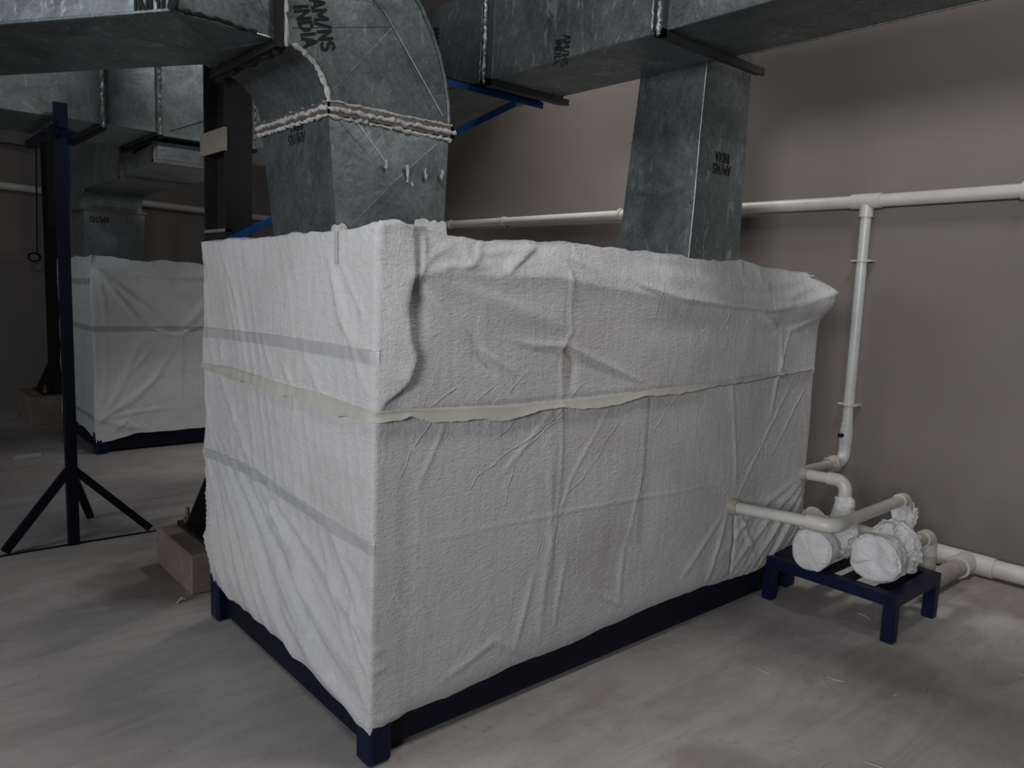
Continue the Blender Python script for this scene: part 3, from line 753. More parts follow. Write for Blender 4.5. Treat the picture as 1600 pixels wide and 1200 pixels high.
# edge beads of the elbow
ed = MB(); ed.tube([(r[1][0], r[1][1]-.002, r[1][2]) for r in rings], .006, 8)
ed.build('elbow_edge', GALV, dA, smooth=True)
rag_strip([(r[0][0], r[0][1]-.004, r[0][2]) for r in rings], .0025, .009, dA, seed=2)
# horizontal run: short straight piece then a slanted piece
h0, h1 = cz + ri, cz + ro
S0 = [(cx, yn, h0), (cx, yn, h1), (cx, yf, h1), (cx, yf, h0)]
def ringd(n, f, lo=h0, hi=h1): return [(n[0], n[1], lo), (n[0], n[1], hi), (f[0], f[1], hi), (f[0], f[1], lo)]
mid = ringd((-.385, .585), (-.10, 1.135))
MB().loft([S0, mid], .004, .0014).build('horizontal_section', GALV, dA)
far = ringd((-1.20, 1.878), (-.93, 2.46))
MB().loft([mid, far], .004, 0).build('horizontal_section', GALV_B, dA)
# highlight along the creases, put in as pale thin tubes
EDGE = plain('crease_highlight_zinc', (0.42, 0.44, 0.45), 0.35, 0.4)
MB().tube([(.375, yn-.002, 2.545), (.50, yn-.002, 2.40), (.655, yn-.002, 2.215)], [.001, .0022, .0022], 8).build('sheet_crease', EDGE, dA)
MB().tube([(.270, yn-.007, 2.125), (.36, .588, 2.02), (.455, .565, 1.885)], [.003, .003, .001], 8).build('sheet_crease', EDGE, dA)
# flange joint between riser and elbow
fl = MB()
for z0, z1 in ((2.138, 2.156), (2.160, 2.178)):
    fl.box(.145, .705, yn-.014, yn, z0, z1); fl.box(.145, .705, yf, yf+.014, z0, z1)
    fl.box(.138, .155, yn-.014, yf+.014, z0, z1); fl.box(.687, .708, yn-.014, yf+.014, z0, z1)
fl.build('joint_flange', GALV_W, dA)
rag_strip([(.138, yf, 2.157), (.138, yn-.012, 2.157), (.71, yn-.014, 2.157)], .004, .0085, dA, seed=3)
rag_strip([(.144, yf, 2.132), (.146, yn-.008, 2.134), (.70, yn-.006, 2.128)], .004, .007, dA, seed=4)
rag_strip([(.15, yf, 2.176), (.158, yn-.006, 2.184), (.70, yn-.006, 2.184)], .003, .005, dA, seed=14)
# flange joint at the end of the elbow, black gasket underneath
g_ = MB(); g_.box(cx-.02, cx+.018, yn-.012, yf+.012, h0-.03, h0-.002); g_.box(cx-.018, cx+.006, yn-.026, yn, h0-.03, h1+.02)
g_.build('joint_gasket', MASTIC, dA)
rag_strip([(cx+.016, yn-.02, h0-.02), (cx+.015, yn-.022, h0+.25), (cx+.015, yn-.022, h1)], .003, .008, dA, seed=6)
rag_strip([(-.02, yn, h0-.022), (-.02, yf, h0-.022)], .006, .014, dA, 'joint_gasket', MASTIC, seed=7)
rag_strip([(-.385, .58, h0+.0), (-.37, .575, h0+.10), (-.385, .58, h0+.35)], .006, .012, dA, 'joint_gasket', MASTIC, seed=8)
rag_strip([(-.385, .58, h0+.0), (-.25, .59, h0+.006), (-.12, .60, h0-.0)], .004, .007, dA, 'joint_gasket', MASTIC, seed=9)
e1 = MB().tube([(-.385, .583, h0-.002), (-1.20, 1.876, h0-.002)], .006, 8); e1.tube([(-.385, .583, h0-.002), (cx, yn, h0-.002)], .004, 8)
lab(e1.build('lower_edge_bead', GALV_B, dA), 'bright lower edge of the slanted duct')
# dabs of sealant on the riser
for k, (x, z, h) in enumerate(((.365, 1.985, .035), (.462, 1.965, .06), (.485, 1.925, .03), (.545, 1.975, .035), (.622, 1.98, .04))):
    rag_strip([(x, .583 + (1.98-z)*.18 - .02, z+h/2), (x+.006, .583 + (1.98-z)*.18 - .014, z-h/2)], .003, .0055, dA, 'sealant_dab', seed=20+k)
# lettering
text('AM/NS\nINDIA', .062, (.10, yn-.0022, 2.425), (.30, 0, -1), (1, 0, .30), dA)
text('AM/NS\nINDIA', .052, (.1525, .87, 2.105), (0, 1, 0), (0, 0, -1), dA)
dm = Vector((-1.165, 1.845, 0)).normalized()
text('AM/NS\nINDIA', .072, (-.385+dm.x*.058-.004, .585+dm.y*.058-.003, h0+.048), -dm, (0, 0, 1), dA)

# ------------------------------------------------------------------ long duct on the right with its drop
dB = thing('air_duct', 'long overhead galvanised duct at right with riser dropping behind the wrapped machine', 'air duct', (2.33, .69, 1.69))
bx0, bx1, bz0, bz1 = 1.605, 2.14, 2.70, 3.21
cuts = [-2.6, -1.35, .30, .92, 1.53, 3.35]
for i, (a, b) in enumerate(zip(cuts[:-1], cuts[1:])):
    mb = MB().loft([[(bx0, a, bz0), (bx1, a, bz0), (bx1, a, bz1), (bx0, a, bz1)], [(bx0, b, bz0), (bx1, b, bz0), (bx1, b, bz1), (bx0, b, bz1)]], .004, .0)
    mb.build('horizontal_section', GALV if i != 2 and i != 3 else GALV_B, dB)
for y, x1e, thick in ((.30, 2.40, .022), (1.53, 2.22, .03)):
    f_ = MB()
    f_.box(bx0-.03, x1e, y-thick, y-.003, bz0-.034, bz0); f_.box(bx0-.03, bx0, y-thick, y-.003, bz0-.034, bz1+.03)
    f_.box(bx0-.03, x1e-.01, y+.003, y+thick, bz0-.030, bz0); f_.box(bx0-.03, bx0, y+.003, y+thick, bz0-.03, bz1+.03)
    f_.box(bx0-.03, bx1+.03, y-thick, y+thick, bz1, bz1+.03); f_.box(bx1, bx1+.03, y-thick, y+thick, bz0, bz1)
    f_.build('joint_flange', FLG, dB)
    rag_strip([(bx0-.03, y, bz0-.03), (bx0-.033, y, bz1+.02)], .003, .011, dB, 'foil_tape', FOIL, seed=int(y*10)+31)
    rag_strip([(bx0-.02, y+.045, bz0+.0), (bx0-.008, y+.05, bz1)], .002, .008, dB, 'foil_tape', FOIL, seed=int(y*10)+41)
MB().box(bx0-.002, bx0+.001, .90, .915, bz0, bz1).build('sheet_seam', FOIL, dB)
MB().tube([(bx0, -2.6, bz0), (bx0, .27, bz0)], .006, 8).build('lower_edge_bead', GALV_B, dB)
MB().tube([(bx0, .33, bz0), (bx0, 1.5, bz0)], .004, 8).build('lower_edge_bead', GALV_B, dB)
MB().tube([(bx1, -2.6, bz0), (bx1, .27, bz0)], .006, 8).build('lower_edge_bead', GALV_W, dB)
# riser: tapers slightly, meets the far side of the long duct
lo = [(2.10, .45, 1.69), (2.56, .45, 1.69), (2.56, .94, 1.69), (2.10, .94, 1.69)]
a1 = [(2.112, .446, 2.02), (2.548, .446, 2.02), (2.548, .915, 2.02), (2.112, .915, 2.02)]
a2 = [(2.12, .444, 2.36), (2.540, .444, 2.36), (2.540, .89, 2.36), (2.12, .89, 2.36)]
hi = [(2.135, .441, 2.72), (2.532, .441, 2.72), (2.532, .867, 2.72), (2.135, .867, 2.72)]
for (p, q), mt in zip(((lo, a1), (a1, a2), (a2, hi)), (GALV_B, GALV_B, GALV)):
    MB().loft([p, q], .003, .0).build('riser_section', mt, dB)
MB().loft([hi, [(2.14, .441, 3.19), (2.532, .441, 3.0), (2.532, .867, 3.0), (2.14, .867, 3.19)]], .003, 0).build('riser_section', GALV_W, dB)
MB().tube([(2.10, .448, 1.70), (2.112, .444, 2.02), (2.12, .442, 2.36), (2.134, .439, 2.70)], .005, 8).build('corner_bead', FOIL, dB)
for z, k in ((2.02, .112), (2.36, .12)):
    MB().box(2+k-.002, 2+k+.001, .444, .90, z-.002, z+.002).build('sheet_seam', GALV_W, dB)
text('AM/NS\nINDIA', .058, (2.325, .4415, 2.235), (-1, 0, 0), (0, 0, -1), dB)
text('AM/NS\nINDIA', .062, (bx0-.0055, 2.075, 3.005), (0, -.08, -1), (0, -1, .08), dB)
text('AM/NS\nINDIA', .055, (bx0-.0025, .94, 2.735), (0, .1, -1), (0, -1, -.1), dB, .002)

# ------------------------------------------------------------------ duct of the rear machine
dD = thing('air_duct', 'overhead duct at far left with riser coming down to rear wrapped machine', 'air duct', (.62, 5.6, 1.62))
dz0, dz1, dy0, dy1 = 2.36, 2.95, 2.86, 3.6
cutx = [-4.0, -1.2, -.06, .24, .80, 1.5]
for i, (a, b) in enumerate(zip(cutx[:-1], cutx[1:])):
    o_ = 0.015 if i == 3 else 0
    MB().loft([[(a, dy0, dz0-o_), (a, dy1, dz0-o_), (a, dy1, dz1), (a, dy0, dz1)], [(b, dy0, dz0-o_), (b, dy1, dz0-o_), (b, dy1, dz1), (b, dy0, dz1)]], .004, .0).build('horizontal_section', GALV_L, dD)
for k, x in enumerate((-.06, .24, .80)):
    f_ = MB(); t = .014
    f_.box(x-t, x+t, dy0-.03, dy1+.03, dz0-.035, dz0-.0155); f_.box(x-t, x+t, dy1, dy1+.03, dz0-.03, dz1)
    lab(f_.build('joint_flange', MASTIC, dD), 'black flange strip under the duct')
    f_ = MB(); f_.box(x-t, x+t, dy0-.022, dy0, dz0-.03, dz1+.03); f_.build('joint_flange', GALV_W, dD)
    rag_strip([(x, dy0-.022, dz0-.02), (x, dy0-.022, dz1)], .003, .010, dD, 'foil_tape', FOIL, seed=51+k)
MB().box(-.358, -.350, dy0-.002, dy0, dz0, dz1).build('sheet_seam', GALV_W, dD)
MB().tube([(.30, dy0-.004, dz0+.02), (.52, dy0-.006, dz0+.12)], .004, 6).build('sheet_crease', FOIL, dD)
# branch running back to the riser
ez = 2.22
br = MB()
ringE = lambda x0, x1, y, lo_, hi_: [(x0, y, lo_), (x1, y, lo_), (x1, y, hi_), (x0, y, hi_)]
MB().loft([ringE(.345, .835, 5.34, ez, 2.60), ringE(.33, .826, 4.04, ez, 2.60)], .004, 0).build('branch_section', GALV_L, dD)
MB().loft([ringE(.33, .826, 4.03, ez, 2.60), ringE(.29, .80, 3.62, ez, 2.60)], .003, 0).build('branch_section', GALV_L, dD)
MB().loft([ringE(.29, .80, 3.62, ez, dz0-.04), ringE(.245, .77, 2.93, ez, dz0-.04)], .003, 0).build('branch_section', GALV_L, dD)
for y, x0, x1 in ((4.04, .33, .826), (2.95, .245, .77)):
    f_ = MB(); f_.box(x0-.02, x1+.02, y-.02, y+.02, ez-.022, ez-.002); f_.box(x0-.02, x0, y-.015, y+.015, ez-.02, (2.6 if y > 4 else dz0-.04)); f_.build('joint_flange', GALV_W, dD)
    rag_strip([(x0-.01, y+.022, ez-.012), (x1+.02, y+.022, ez-.012)], .003, .006, dD, 'foil_tape', FOIL, seed=61+int(y))
# vertical elbow and riser
eb = MB(); er = []
for i in range(9):
    a = math.pi/2*i/8; r1, r2 = .14, .56
    cy_, cz_ = 5.34-.04, ez-.14
    er.append([(.345+.02*(1-i/8), cy_ + r1*math.cos(math.pi/2-a), cz_ + r1*math.sin(math.pi/2-a)), (.835, cy_ + r1*math.sin(a), cz_ + r1*math.cos(a)),
               (.835, cy_ + r2*math.sin(a), cz_ + r2*math.cos(a)), (.345+.02*(1-i/8), cy_ + r2*math.sin(a), cz_ + r2*math.cos(a))])
for a, b in zip(er[:-1], er[1:]):
    eb.add(list(a) + list(b), [(0, 1, 5, 4), (1, 2, 6, 5), (2, 3, 7, 6), (3, 0, 4, 7)])
eb.build('elbow', GALV_L, dD)
rz = ez - .14
MB().loft([[(.37, 5.44, 1.60), (.84, 5.44, 1.60), (.84, 5.86, 1.60), (.37, 5.86, 1.60)], [(.375, 5.44, rz-.005), (.86, 5.44, rz-.005), (.86, 5.86, rz-.005), (.375, 5.86, rz-.005)]], .006, .002).build('riser_section', GALV_L, dD)
f_ = MB(); f_.box(.34, .875, 5.415, 5.885, rz-.02, rz); f_.build('joint_flange', GALV_W, dD)
rag_strip([(.355, 5.335, ez-.01), (.355, 5.32, 2.58)], .003, .010, dD, 'foil_tape', FOIL, seed=71)
text('AM/NS', .055, (.49, 5.4375, 1.985), (-1, 0, 0), (0, 0, -1), dD)

# ------------------------------------------------------------------ columns on pedestals
def column(x0, x1, y0, y1, label, pedlabel, ped, top, plate=True):
    t = thing('steel_column', label, 'column', ((x0+x1)/2, (y0+y1)/2, ped[4]))
    zt = 5.8; f = .014; xm = (x0+x1)/2
    mb = MB(); mb.box(x0, x1, y0, y0+f, ped[4]+.02, zt); mb.box(x0, x1, y1-f, y1, ped[4]+.02, zt); mb.box(xm-.005, xm+.005, y0+f, y1-f, ped[4]+.02, zt)
    mb.build('column_section', BLACK, t)
    px0, px1, py0, py1, pz = ped
    MB().box(x0-.13, x1+.13, y0-.10, y1+.10, pz, pz+.02).build('base_plate', BLACK, t)
    for yy in (y0+.01, y1-.01):
        MB().poly([(x0-.12, pz+.02), (x0, pz+.02), (x0, pz+.30)], 'y', yy-.006, yy+.006).build('gusset', BLACK, t)
        MB().poly([(x1+.12, pz+.02), (x1, pz+.02), (x1, pz+.30)], 'y', yy-.006, yy+.006).build('gusset', BLACK, t)
    for bx_, by_ in ((x0-.09, y0-.05), (x0-.09, y1+.05), (x1+.09, y0-.05), (x1+.09, y1+.05)):
        b = MB().tube([(bx_, by_, pz+.015), (bx_, by_, pz+.10)], .011, 12)
        b.tube([(bx_, by_, pz+.02), (bx_, by_, pz+.045)], .021, 6)
        b.build('anchor_bolt', RUST, t)
    if plate:
        MB().box(x0-.012, x0+.004, y0-.02, y1+.02, 2.15, 2.26).build('cross_plate', CARD, t)
        MB().box(x0, x1, y0+f, y1-f, ped[4]+.02, 1.765).build('web_stiffener', BLACK, t)
        MB().box(x0-.002, x0+.03, y0-.0, y1+.0, 1.765, 1.78).build('stiffener_edge', STEELG, t)
    p = MB().box(px0, px1, py0, py1, 0, pz, .008).build('concrete_pedestal', CONC)
    tag(p, pedlabel, 'pedestal')
    return t
column(.24, .375, 1.84, 2.13, 'black steel column standing just behind the big wrapped machine', 'concrete pedestal at the left foot of the big wrapped machine', (.005, .60, 1.69, 2.24, .20), 5.8)
column(.38, .52, 6.98, 7.28, 'far black steel column behind the rear wrapped machine at left', 'dark concrete pedestal beside the rear wrapped machine near back wall', (.12, .78, 6.74, 7.45, .28), 5.8, False)

# ------------------------------------------------------------------ blue bracket on the near column
bk = thing('duct_bracket', 'blue angle-iron bracket with diagonal brace under the long duct', 'bracket', (.31, 1.70, 2.6))
m_ = MB(); m_.box(.25, 2.15, 1.655, 1.660, 2.655, 2.695); m_.box(.25, 2.15, 1.655, 1.695, 2.690, 2.695)
m_.build('support_arm', BLUE_B, bk)
m_ = MB().beam((.18, 1.675, 1.705), (1.93, 1.675, 2.65), .03, .034); m_.build('diagonal_brace', BLUE_B, bk)
for za, zb in ((2.62, 2.70), (1.60, 1.70)):
    MB().box(.26, .36, 1.66, 1.845, za, zb).build('mounting_cleat', BLUE_B, bk)

# ------------------------------------------------------------------ blue tripod stand
ts = thing('support_stand', 'tall dark blue tripod stand propping up the left duct', 'stand', (-.28, 2.80, 0))
MB().box(-.307, -.253, 2.773, 2.827, 0, 2.30).build('post', BLUE_D, ts)
MB().box(-.312, -.248, 2.76, 2.80, 2.26, 2.42).build('head_block', BLUE, ts)
m_ = MB(); m_.box(-.30, -.26, 2.70, 3.72, 2.285, 2.325); m_.box(-.36, -.20, 2.79, 2.83, 2.265, 2.285); m_.build('cross_arm', BLUE_D, ts)
m_ = MB().beam((-.265, 2.83, 1.5), (-.225, 2.86, 2.30), .012, .018, (1, 0, 0)); lab(m_.build('brace', BLUE_B, ts), 'lighter blue brace bar below the duct')
for q in ((-.61, 2.80), (.125, 2.80)):
    s_ = 1 if q[0] > -.28 else -1
    MB().beam((-.28 + s_*.015, 2.80, .43), (q[0], q[1], .022), .042, .042, (0, 1, 0)).build('leg', BLUE_D, ts)
MB().beam((-.28, 2.815, .43), (-.10, 3.25, .022), .042, .042, (1, 0, 0)).build('leg', BLUE_D, ts)
m_ = MB().tube([(-.66, 2.785, .005), (-.28, 2.795, .004), (.125, 2.78, .005), (.30, 2.775, .005)], .005, 8)
m_.build('foot_bar', BLUE_D, ts)
tp = MB().box(1.80, 1.835, 6.60, 6.635, 0, 2.55).build('support_post', BLUE_B)
tag(tp, 'thin blue upright post behind the rear wrapped machine', 'post')

# ------------------------------------------------------------------ pipes
def clampring(p, ax, r, parent, mat):
    m = MB(); d = Vector(ax)*.009
    m.tube([Vector(p)-d, Vector(p)+d], r, 20); return m
rp = thing('wall_pipe', 'pale plastic pipe run along right wall with a drop pipe to the machine', 'pipe', (3.84, .36, 2.19))
R1 = .041
MB().tube([(3.845, -3.5, 2.235), (3.84, .36, 2.19), (3.84, 7.3, 2.205)], R1, 20).build('pipe_run', PVC, rp, smooth=True)
m_ = MB().tube([(3.84, .27, 2.192), (3.84, .46, 2.192)], R1+.008, 20); m_.tube([(3.84, .36, 2.19), (3.84, .36, 2.09)], .044, 20)
m_.build('tee_fitting', PVC, rp, smooth=True)
for y in (-.52, 1.85, 2.46, 4.0, 4.9):
    MB().tube([(3.84, y-.012, 2.20), (3.84, y+.012, 2.20)], R1+.010, 20).build('pipe_clip', PVC, rp, smooth=True)
MB().tube([(3.84, .36, 2.10), (3.84, .352, .60)], .034, 20).build('drop_pipe', PVC_W, rp, smooth=True)
for z in (1.81, .863):
    m_ = MB().tube([(3.84, .355, z-.006), (3.84, .355, z+.006)], .043, 20); m_.box(3.815, 3.90, .29, .42, z-.005, z+.005)
    m_.build('pipe_clamp', PVC_W, rp)
m_ = MB().tube([(3.84, .352, .70), (3.84, .352, .60)], .042, 20); m_.tube([(3.84, .352, .735), (3.84, .352, .70)], .038, 20)
vb = m_.build('valve_body', PVC_W, rp, smooth=True)
m_ = MB().tube([(3.82, .352, .655), (3.775, .372, .655)], .014, 12); m_.beam((3.77, .375, .60), (3.77, .375, .72), .03, .03)
lab(m_.build('valve_handle', BLUE, vb), 'dark blue valve handle')
pts = [(3.84, .352, .60)] + [tuple(p) for p in arc((3.84, .352, .475), (0, 0, -1), (-1, 0, 0), .075)] + [(3.66, .352, .475)]
MB().tube(pts, .040, 20).build('elbow_fitting', PVC_W, rp, smooth=True)
rag_strip([(3.73, .352, .475), (3.63, .352, .475)], .002, .045, rp, 'taped_joint', PVC_D, seed=81)
MB().tube([(3.64, .352, .475), (2.62, .352, .475)], .033, 20).build('branch_pipe', PVC_D, rp, smooth=True)

lp = thing('wall_pipe', 'pale plastic pipe run along the dark back wall at left', 'pipe', (0, 7.69, 2.385))
MB().tube([(-4, 7.70, 2.43), (0, 7.69, 2.392), (3.0, 7.69, 2.30), (3.80, 7.69, 2.27)], .04, 20).build('pipe_run', PVC, lp, smooth=True)
for x in (-.6, .9, 2.4):
    MB().tube([(x-.012, 7.69, 2.385 - .031*x), (x+.012, 7.69, 2.385 - .031*x)], .05, 20).build('pipe_clip', PVC, lp, smooth=True)
wb = MB().box(-6, .42, 7.60, 7.75, 2.82, 2.95).build('wall_rail', STEELG)
tag(wb, 'dull steel rail running across the back wall above the pipe', 'rail')
# hanging cable with a coil
m_ = MB().tube([(.40, 7.60, 2.9), (.385, 7.60, 2.3), (.372, 7.60, 1.72)], .008, 8)
coil = [(.34 + .055*math.cos(a), 7.60 - .002*a, 1.665 + .045*math.sin(a)) for a in [i*math.pi/8 for i in range(0, 52)]]
m_.tube(coil, .010, 8)
tag(m_.build('hanging_cable', BLACK), 'black cable with a small coil hanging on the back wall', 'cable')
m_ = MB().tube([(.62, 7.60, 2.9), (.50, 7.60, 2.6), (.56, 7.60, 2.35)], .006, 8)

# ------------------------------------------------------------------ pump stand, pumps, pipework
st = thing('pump_stand', 'low dark blue steel stand carrying the two wrapped pumps', 'stand', (2.57, -.32, 0))
zt, tw = .228, .055
MB().box(2.335, 2.335+tw, -.645, .02, zt-tw, zt).build('side_rail', BLUE, st)
MB().box(2.80-.0, 2.80+tw, -.645, .02, zt-tw, zt).build('side_rail', BLUE, st)
MB().box(2.335+tw, 2.80, -.645, -.645+tw, zt-tw, zt).build('end_rail', BLUE, st)
MB().box(2.335+tw, 2.80, .02-tw, .02, zt-tw, zt).build('end_rail', BLUE, st)
for y0 in (-.56, -.40, -.29, -.14):
    MB().box(2.39, 2.80, y0, y0+.04, zt-.03, zt-.002).build('cross_bar', BLUE_D, st)
for x, y in ((2.362, -.617), (2.828, -.617), (2.362, -.01), (2.828, -.01)):
    MB().box(x-.028, x+.028, y-.028, y+.028, 0, zt-tw, .004).build('leg', BLUE, st, origin=(x, y, 0))

def wrapped(a, b, prof, name, mat, parent, seed, amp=.012, n=72, m=60, freq=16, squash=1.0):
    """crumpled wrap about an axis a->b; prof: list of (t, radius)"""
    a = Vector(a); b = Vector(b); d = (b-a); L_ = d.length; d.normalize()
    u = d.cross(Vector((0, 0, 1)))
    if u.length < .1: u = Vector((1, 0, 0))
    u.normalize(); w = u.cross(d)
    ts = np.linspace(0, 1, m); R = np.interp(ts, [p[0] for p in prof], [p[1] for p in prof])
    th = np.linspace(0, 2*math.pi, n, endpoint=False)
    T, TH = np.meshgrid(ts, th, indexing='ij'); RR = np.repeat(R[:, None], n, 1)
    cx_, cy_ = np.cos(TH)*RR, np.sin(TH)*RR
    A = T*L_
    nz = ridged(cx_*freq+seed, cy_*freq, A*freq, 3) - 1.0
    nz = nz + 0.8*fbm(cx_*freq*.6+seed*3, cy_*freq*.6, A*freq*.6, 3)
    f = np.clip(RR/0.03, 0.35, 1)
    k = amp*nz*f
    rr = RR + k
    ax = A + (amp*1.1*(ridged(cx_*14+seed, cy_*14, A*10, 2)-1))*f*(1-T/L_/1.0*0.5)
    P = (np.array(a)[None, None] + ax[..., None]*np.array(d) + (np.cos(TH)*rr)[..., None]*np.array(u) + (np.sin(TH)*rr*squash)[..., None]*np.array(w))
    idx = np.arange(m*n).reshape(m, n); nx_ = np.roll(idx, -1, 1)
    F = np.stack([idx[:-1], nx_[:-1], nx_[1:], idx[1:]], -1).reshape(-1, 4).tolist()
    F.append(list(map(int, idx[0][::-1]))); F.append(list(map(int, idx[-1])))
    mb = MB(); mb.add(P.reshape(-1, 3).tolist(), F)
    return mb.build(name, mat, parent, smooth=False if amp > .01 else True)

def pump(x0, y0, zc, neck, label, seed, big, group):
    t = thing('water_pump', label, 'pump', (x0+.2, y0, zt), group)
    e = .105 if not big else .116
    wrapped((x0, y0, zc), (x0+.26, y0+.02, zc), [(0, .0), (.012, e*.35), (.02, e*.65), (.035, e*.88), (.08, e), (.42, e*.98), (.5, e*.85), (.8, e*.62), (1, e*.6)], 'wrapped_motor', WRAP, t, seed, .013 if big else .010, freq=9 if big else 7, n=110, m=90)
    if big:
        wrapped((x0+.17, y0-.01, zc-.012), (x0+.43, y0+.03, zc), [(0, .02), (.04, .085), (.25, .118), (.6, .122), (.85, .10), (.97, .055), (1, .0)], 'wrapped_casing', WRAP, t, seed+2, .032, freq=13, squash=.95)
        wrapped((x0+.12, y0+.02, zc+.02), (x0+.30, y0+.05, zc+.13), [(0, .06), (.4, .075), (.8, .05), (1, .0)], 'wrapped_terminal_box', WRAP, t, seed+4, .02, freq=17)
    else:
        wrapped((x0+.20, y0, zc), (x0+.42, y0+.03, zc), [(0, .02), (.06, .075), (.35, .11), (.7, .105), (.95, .06), (1, .0)], 'wrapped_casing', WRAP, t, seed+2, .016, freq=13, squash=.95)
        wrapped((x0+.10, y0+.07, zc+.07), (x0+.25, y0+.10, zc+.11), [(0, .02), (.1, .05), (.8, .055), (1, .0)], 'wrapped_terminal_box', WRAP, t, seed+4, .010, freq=15)
    nx_, ny_, nzt = neck
    wrapped((nx_-.02, ny_, zc+.03), (nx_, ny_, nzt), [(0, .075), (.4, .055 if big else .06), (.75, .048), (.95, .05), (1, .036)], 'wrapped_neck', WRAP, t, seed+6, .022 if big else .008, freq=16)
    return t
zc1 = zt + .105
pump(2.30, -.235, zc1, (2.645, -.225, .545), 'wrapped pump nearer the big machine, with round flat end cap', 3, False, None)
pump(2.40, -.50, zc1+.012, (2.815, -.46, .50), 'wrapped pump at the outer end of the blue stand, crumpled plastic', 9, True, None)
# feed pipes from the machine to the pumps
f2 = thing('feed_pipe', 'cream plastic pipe from machine side looping to the outer wrapped pump', 'pipe', (1.96, 0, .57))
zz = .572; rP = .0275
MB().tube([(1.965, .0, .552), (1.995, -.40, zz)], rP, 20).build('pipe_length', PVC, f2, smooth=True)
e_ = [(1.993, -.37, zz)] + [tuple(p) for p in arc((2.0, -.475, zz), (0, -1, 0), (1, 0, 0), .055)] + [(2.10, -.475, zz)]
MB().tube(e_, rP+.007, 20).build('elbow_fitting', PVC, f2, smooth=True)
MB().tube([(2.09, -.475, zz), (2.74, -.462, zz)], rP, 20).build('pipe_length', PVC, f2, smooth=True)
e_ = [(2.72, -.462, zz)] + [tuple(p) for p in arc((2.81, -.46, zz), (1, 0, 0), (0, 0, -1), .05)] + [(2.81, -.46, zz-.09)]
MB().tube(e_, rP+.007, 20).build('elbow_fitting', PVC, f2, smooth=True)
MB().tube([(1.965, .01, .552), (1.967, -.035, .553)], [.042, .036], 20).build('coupling', PVC_D, f2, smooth=True)
f1 = thing('feed_pipe', 'short cream pipe with elbow from machine corner down to the inner wrapped pump', 'pipe', (2.61, 0, .63))
zz = .628
MB().tube([(2.615, .0, zz), (2.64, -.15, zz)], rP, 20).build('pipe_length', PVC, f1, smooth=True)
e_ = [(2.637, -.13, zz)] + [tuple(p) for p in arc((2.645, -.225, zz), (0, -1, 0), (0, 0, -1), .05)] + [(2.645, -.225, zz-.10)]
MB().tube(e_, rP+.006, 20).build('elbow_fitting', PVC, f1, smooth=True)
MB().tube([(2.613, .01, zz), (2.617, -.03, zz)], [.040, .034], 20).build('coupling', PVC_D, f1, smooth=True)
# suction pipework on the floor by the wall
fp = thing('floor_pipe', 'thick grey plastic pipework on the floor behind the pumps along right wall', 'pipe', (3.4, -.45, .06))
e_ = [(2.84, -.50, .34)] + [tuple(p) for p in arc((3.06, -.50, .34), (1, 0, 0), (0, 0, -1), .05)] + [(3.06, -.50, .18)]
MB().tube([(2.84, -.50, .34), (2.98, -.50, .34)], .034, 20).build('pipe_length', PVC_D, fp, smooth=True)
MB().tube([(2.96, -.50, .34)] + e_[1:-1] + [(3.06, -.50, .23)], .042, 20).build('elbow_fitting', PVC, fp, smooth=True)
MB().tube([(3.06, -.50, .24), (3.06, -.50, .10)], .045, 20).build('pipe_length', PVC_D, fp, smooth=True)
MB().tube([(3.0, -.50, .075), (3.58, -.50, .062)], .050, 22).build('pipe_length', PVC_D, fp, smooth=True)
MB().tube([(2.80, -.44, .16), (2.98, -.50, .09)], [.03, .05], 20).build('pipe_length', PVC_D, fp, smooth=True)
MB().tube([(3.54, -.50, .063), (3.68, -.50, .063)], .064, 22).build('coupling', PVC, fp, smooth=True)
MB().tube([(3.70, -.14, .063), (3.70, -.64, .062)], .060, 22).build('tee_fitting', PVC, fp, smooth=True)
MB().tube([(3.70, 1.6, .063), (3.70, -.15, .063)], .052, 22).build('pipe_length', PVC_D, fp, smooth=True)
MB().tube([(3.70, -.62, .062), (3.71, -1.05, .066)], .052, 22).build('pipe_length', PVC, fp, smooth=True)
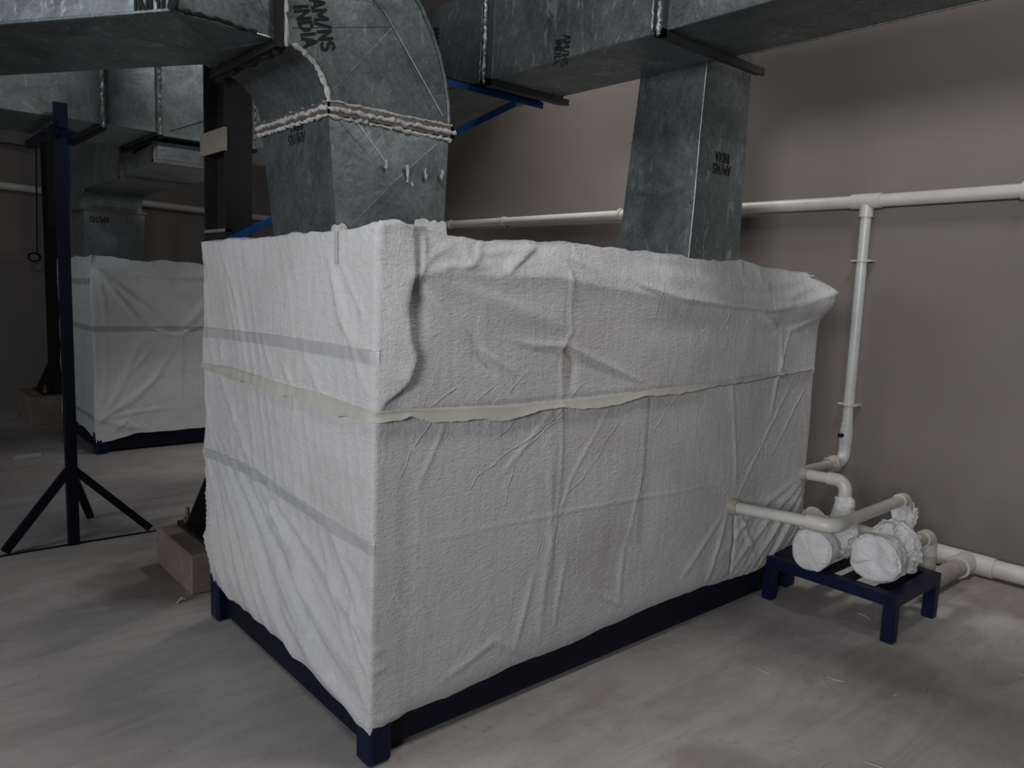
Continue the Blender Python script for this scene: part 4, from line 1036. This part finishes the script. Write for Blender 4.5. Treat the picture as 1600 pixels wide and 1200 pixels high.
MB().tube([(3.71, -.90, .070), (3.715, -1.02, .070)], .068, 22).build('coupling', PVC, fp, smooth=True)

# ------------------------------------------------------------------ litter on the floor
def straw(x, y, rot, ln, kink):
    d = Vector((math.cos(rot), math.sin(rot), 0)); n = Vector((-d.y, d.x, 0)); p = Vector((x, y, .003))
    m = MB().tube([p - d*ln/2, p + n*kink, p + d*ln/2], [.0012, .0018, .0012], 6)
    o = m.build('straw_stalk', STRAW, origin=(x, y, 0)); return o
rr = random.Random(12)
spots = [(1.63, -.42), (1.66, -.46), (1.75, -.62), (1.81, -.64), (1.5, -.55), (1.9, -.85), (2.05, -.9), (2.55, -.42), (2.62, -.50), (2.6, -1.05), (2.64, -1.08), (2.5, -1.12), (3.3, -.95), (3.1, -1.15), (1.35, -1.0), (1.2, -.9)]
for x, y in spots:
    s_ = straw(x, y, rr.uniform(0, 3.1), rr.uniform(.03, .09), rr.uniform(-.006, .006))
    tag(s_, 'thin pale straw stalk lying on the concrete floor around the pump stand', 'straw', 'straw stalks near the pump stand')
for x, y in [(.65, -1.2), (.8, -1.25), (1.9, -1.55), (2.0, -1.9), (1.1, -1.5)]:
    s_ = straw(x, y, rr.uniform(0, 3.1), rr.uniform(.02, .05), rr.uniform(-.004, .004))
    tag(s_, 'small pale straw bit on the open floor in front of the big machine', 'straw', 'straw bits on the open floor')
m_ = MB().add([(-.24, 5.22, .003), (-.03, 5.28, .003), (-.02, 5.38, .006), (-.20, 5.36, .004), (-.24, 5.22, .001), (-.03, 5.28, .001), (-.02, 5.38, .001), (-.20, 5.36, .001)], [(0, 1, 2, 3), (7, 6, 5, 4), (0, 4, 5, 1), (1, 5, 6, 2), (2, 6, 7, 3), (3, 7, 4, 0)])
tag(m_.build('paper_scrap', PAPER), 'flat pale paper scrap on the floor left of the tripod stand', 'paper')
m_ = MB().tube([(-.075, 1.64, .006), (-.05, 1.66, .012), (-.03, 1.655, .006)], [.004, .009, .003], 8)
tag(m_.build('debris_flake', PAPER), 'small curled pale flake on the floor by the concrete pedestal', 'debris')
bpy.context.view_layer.update()
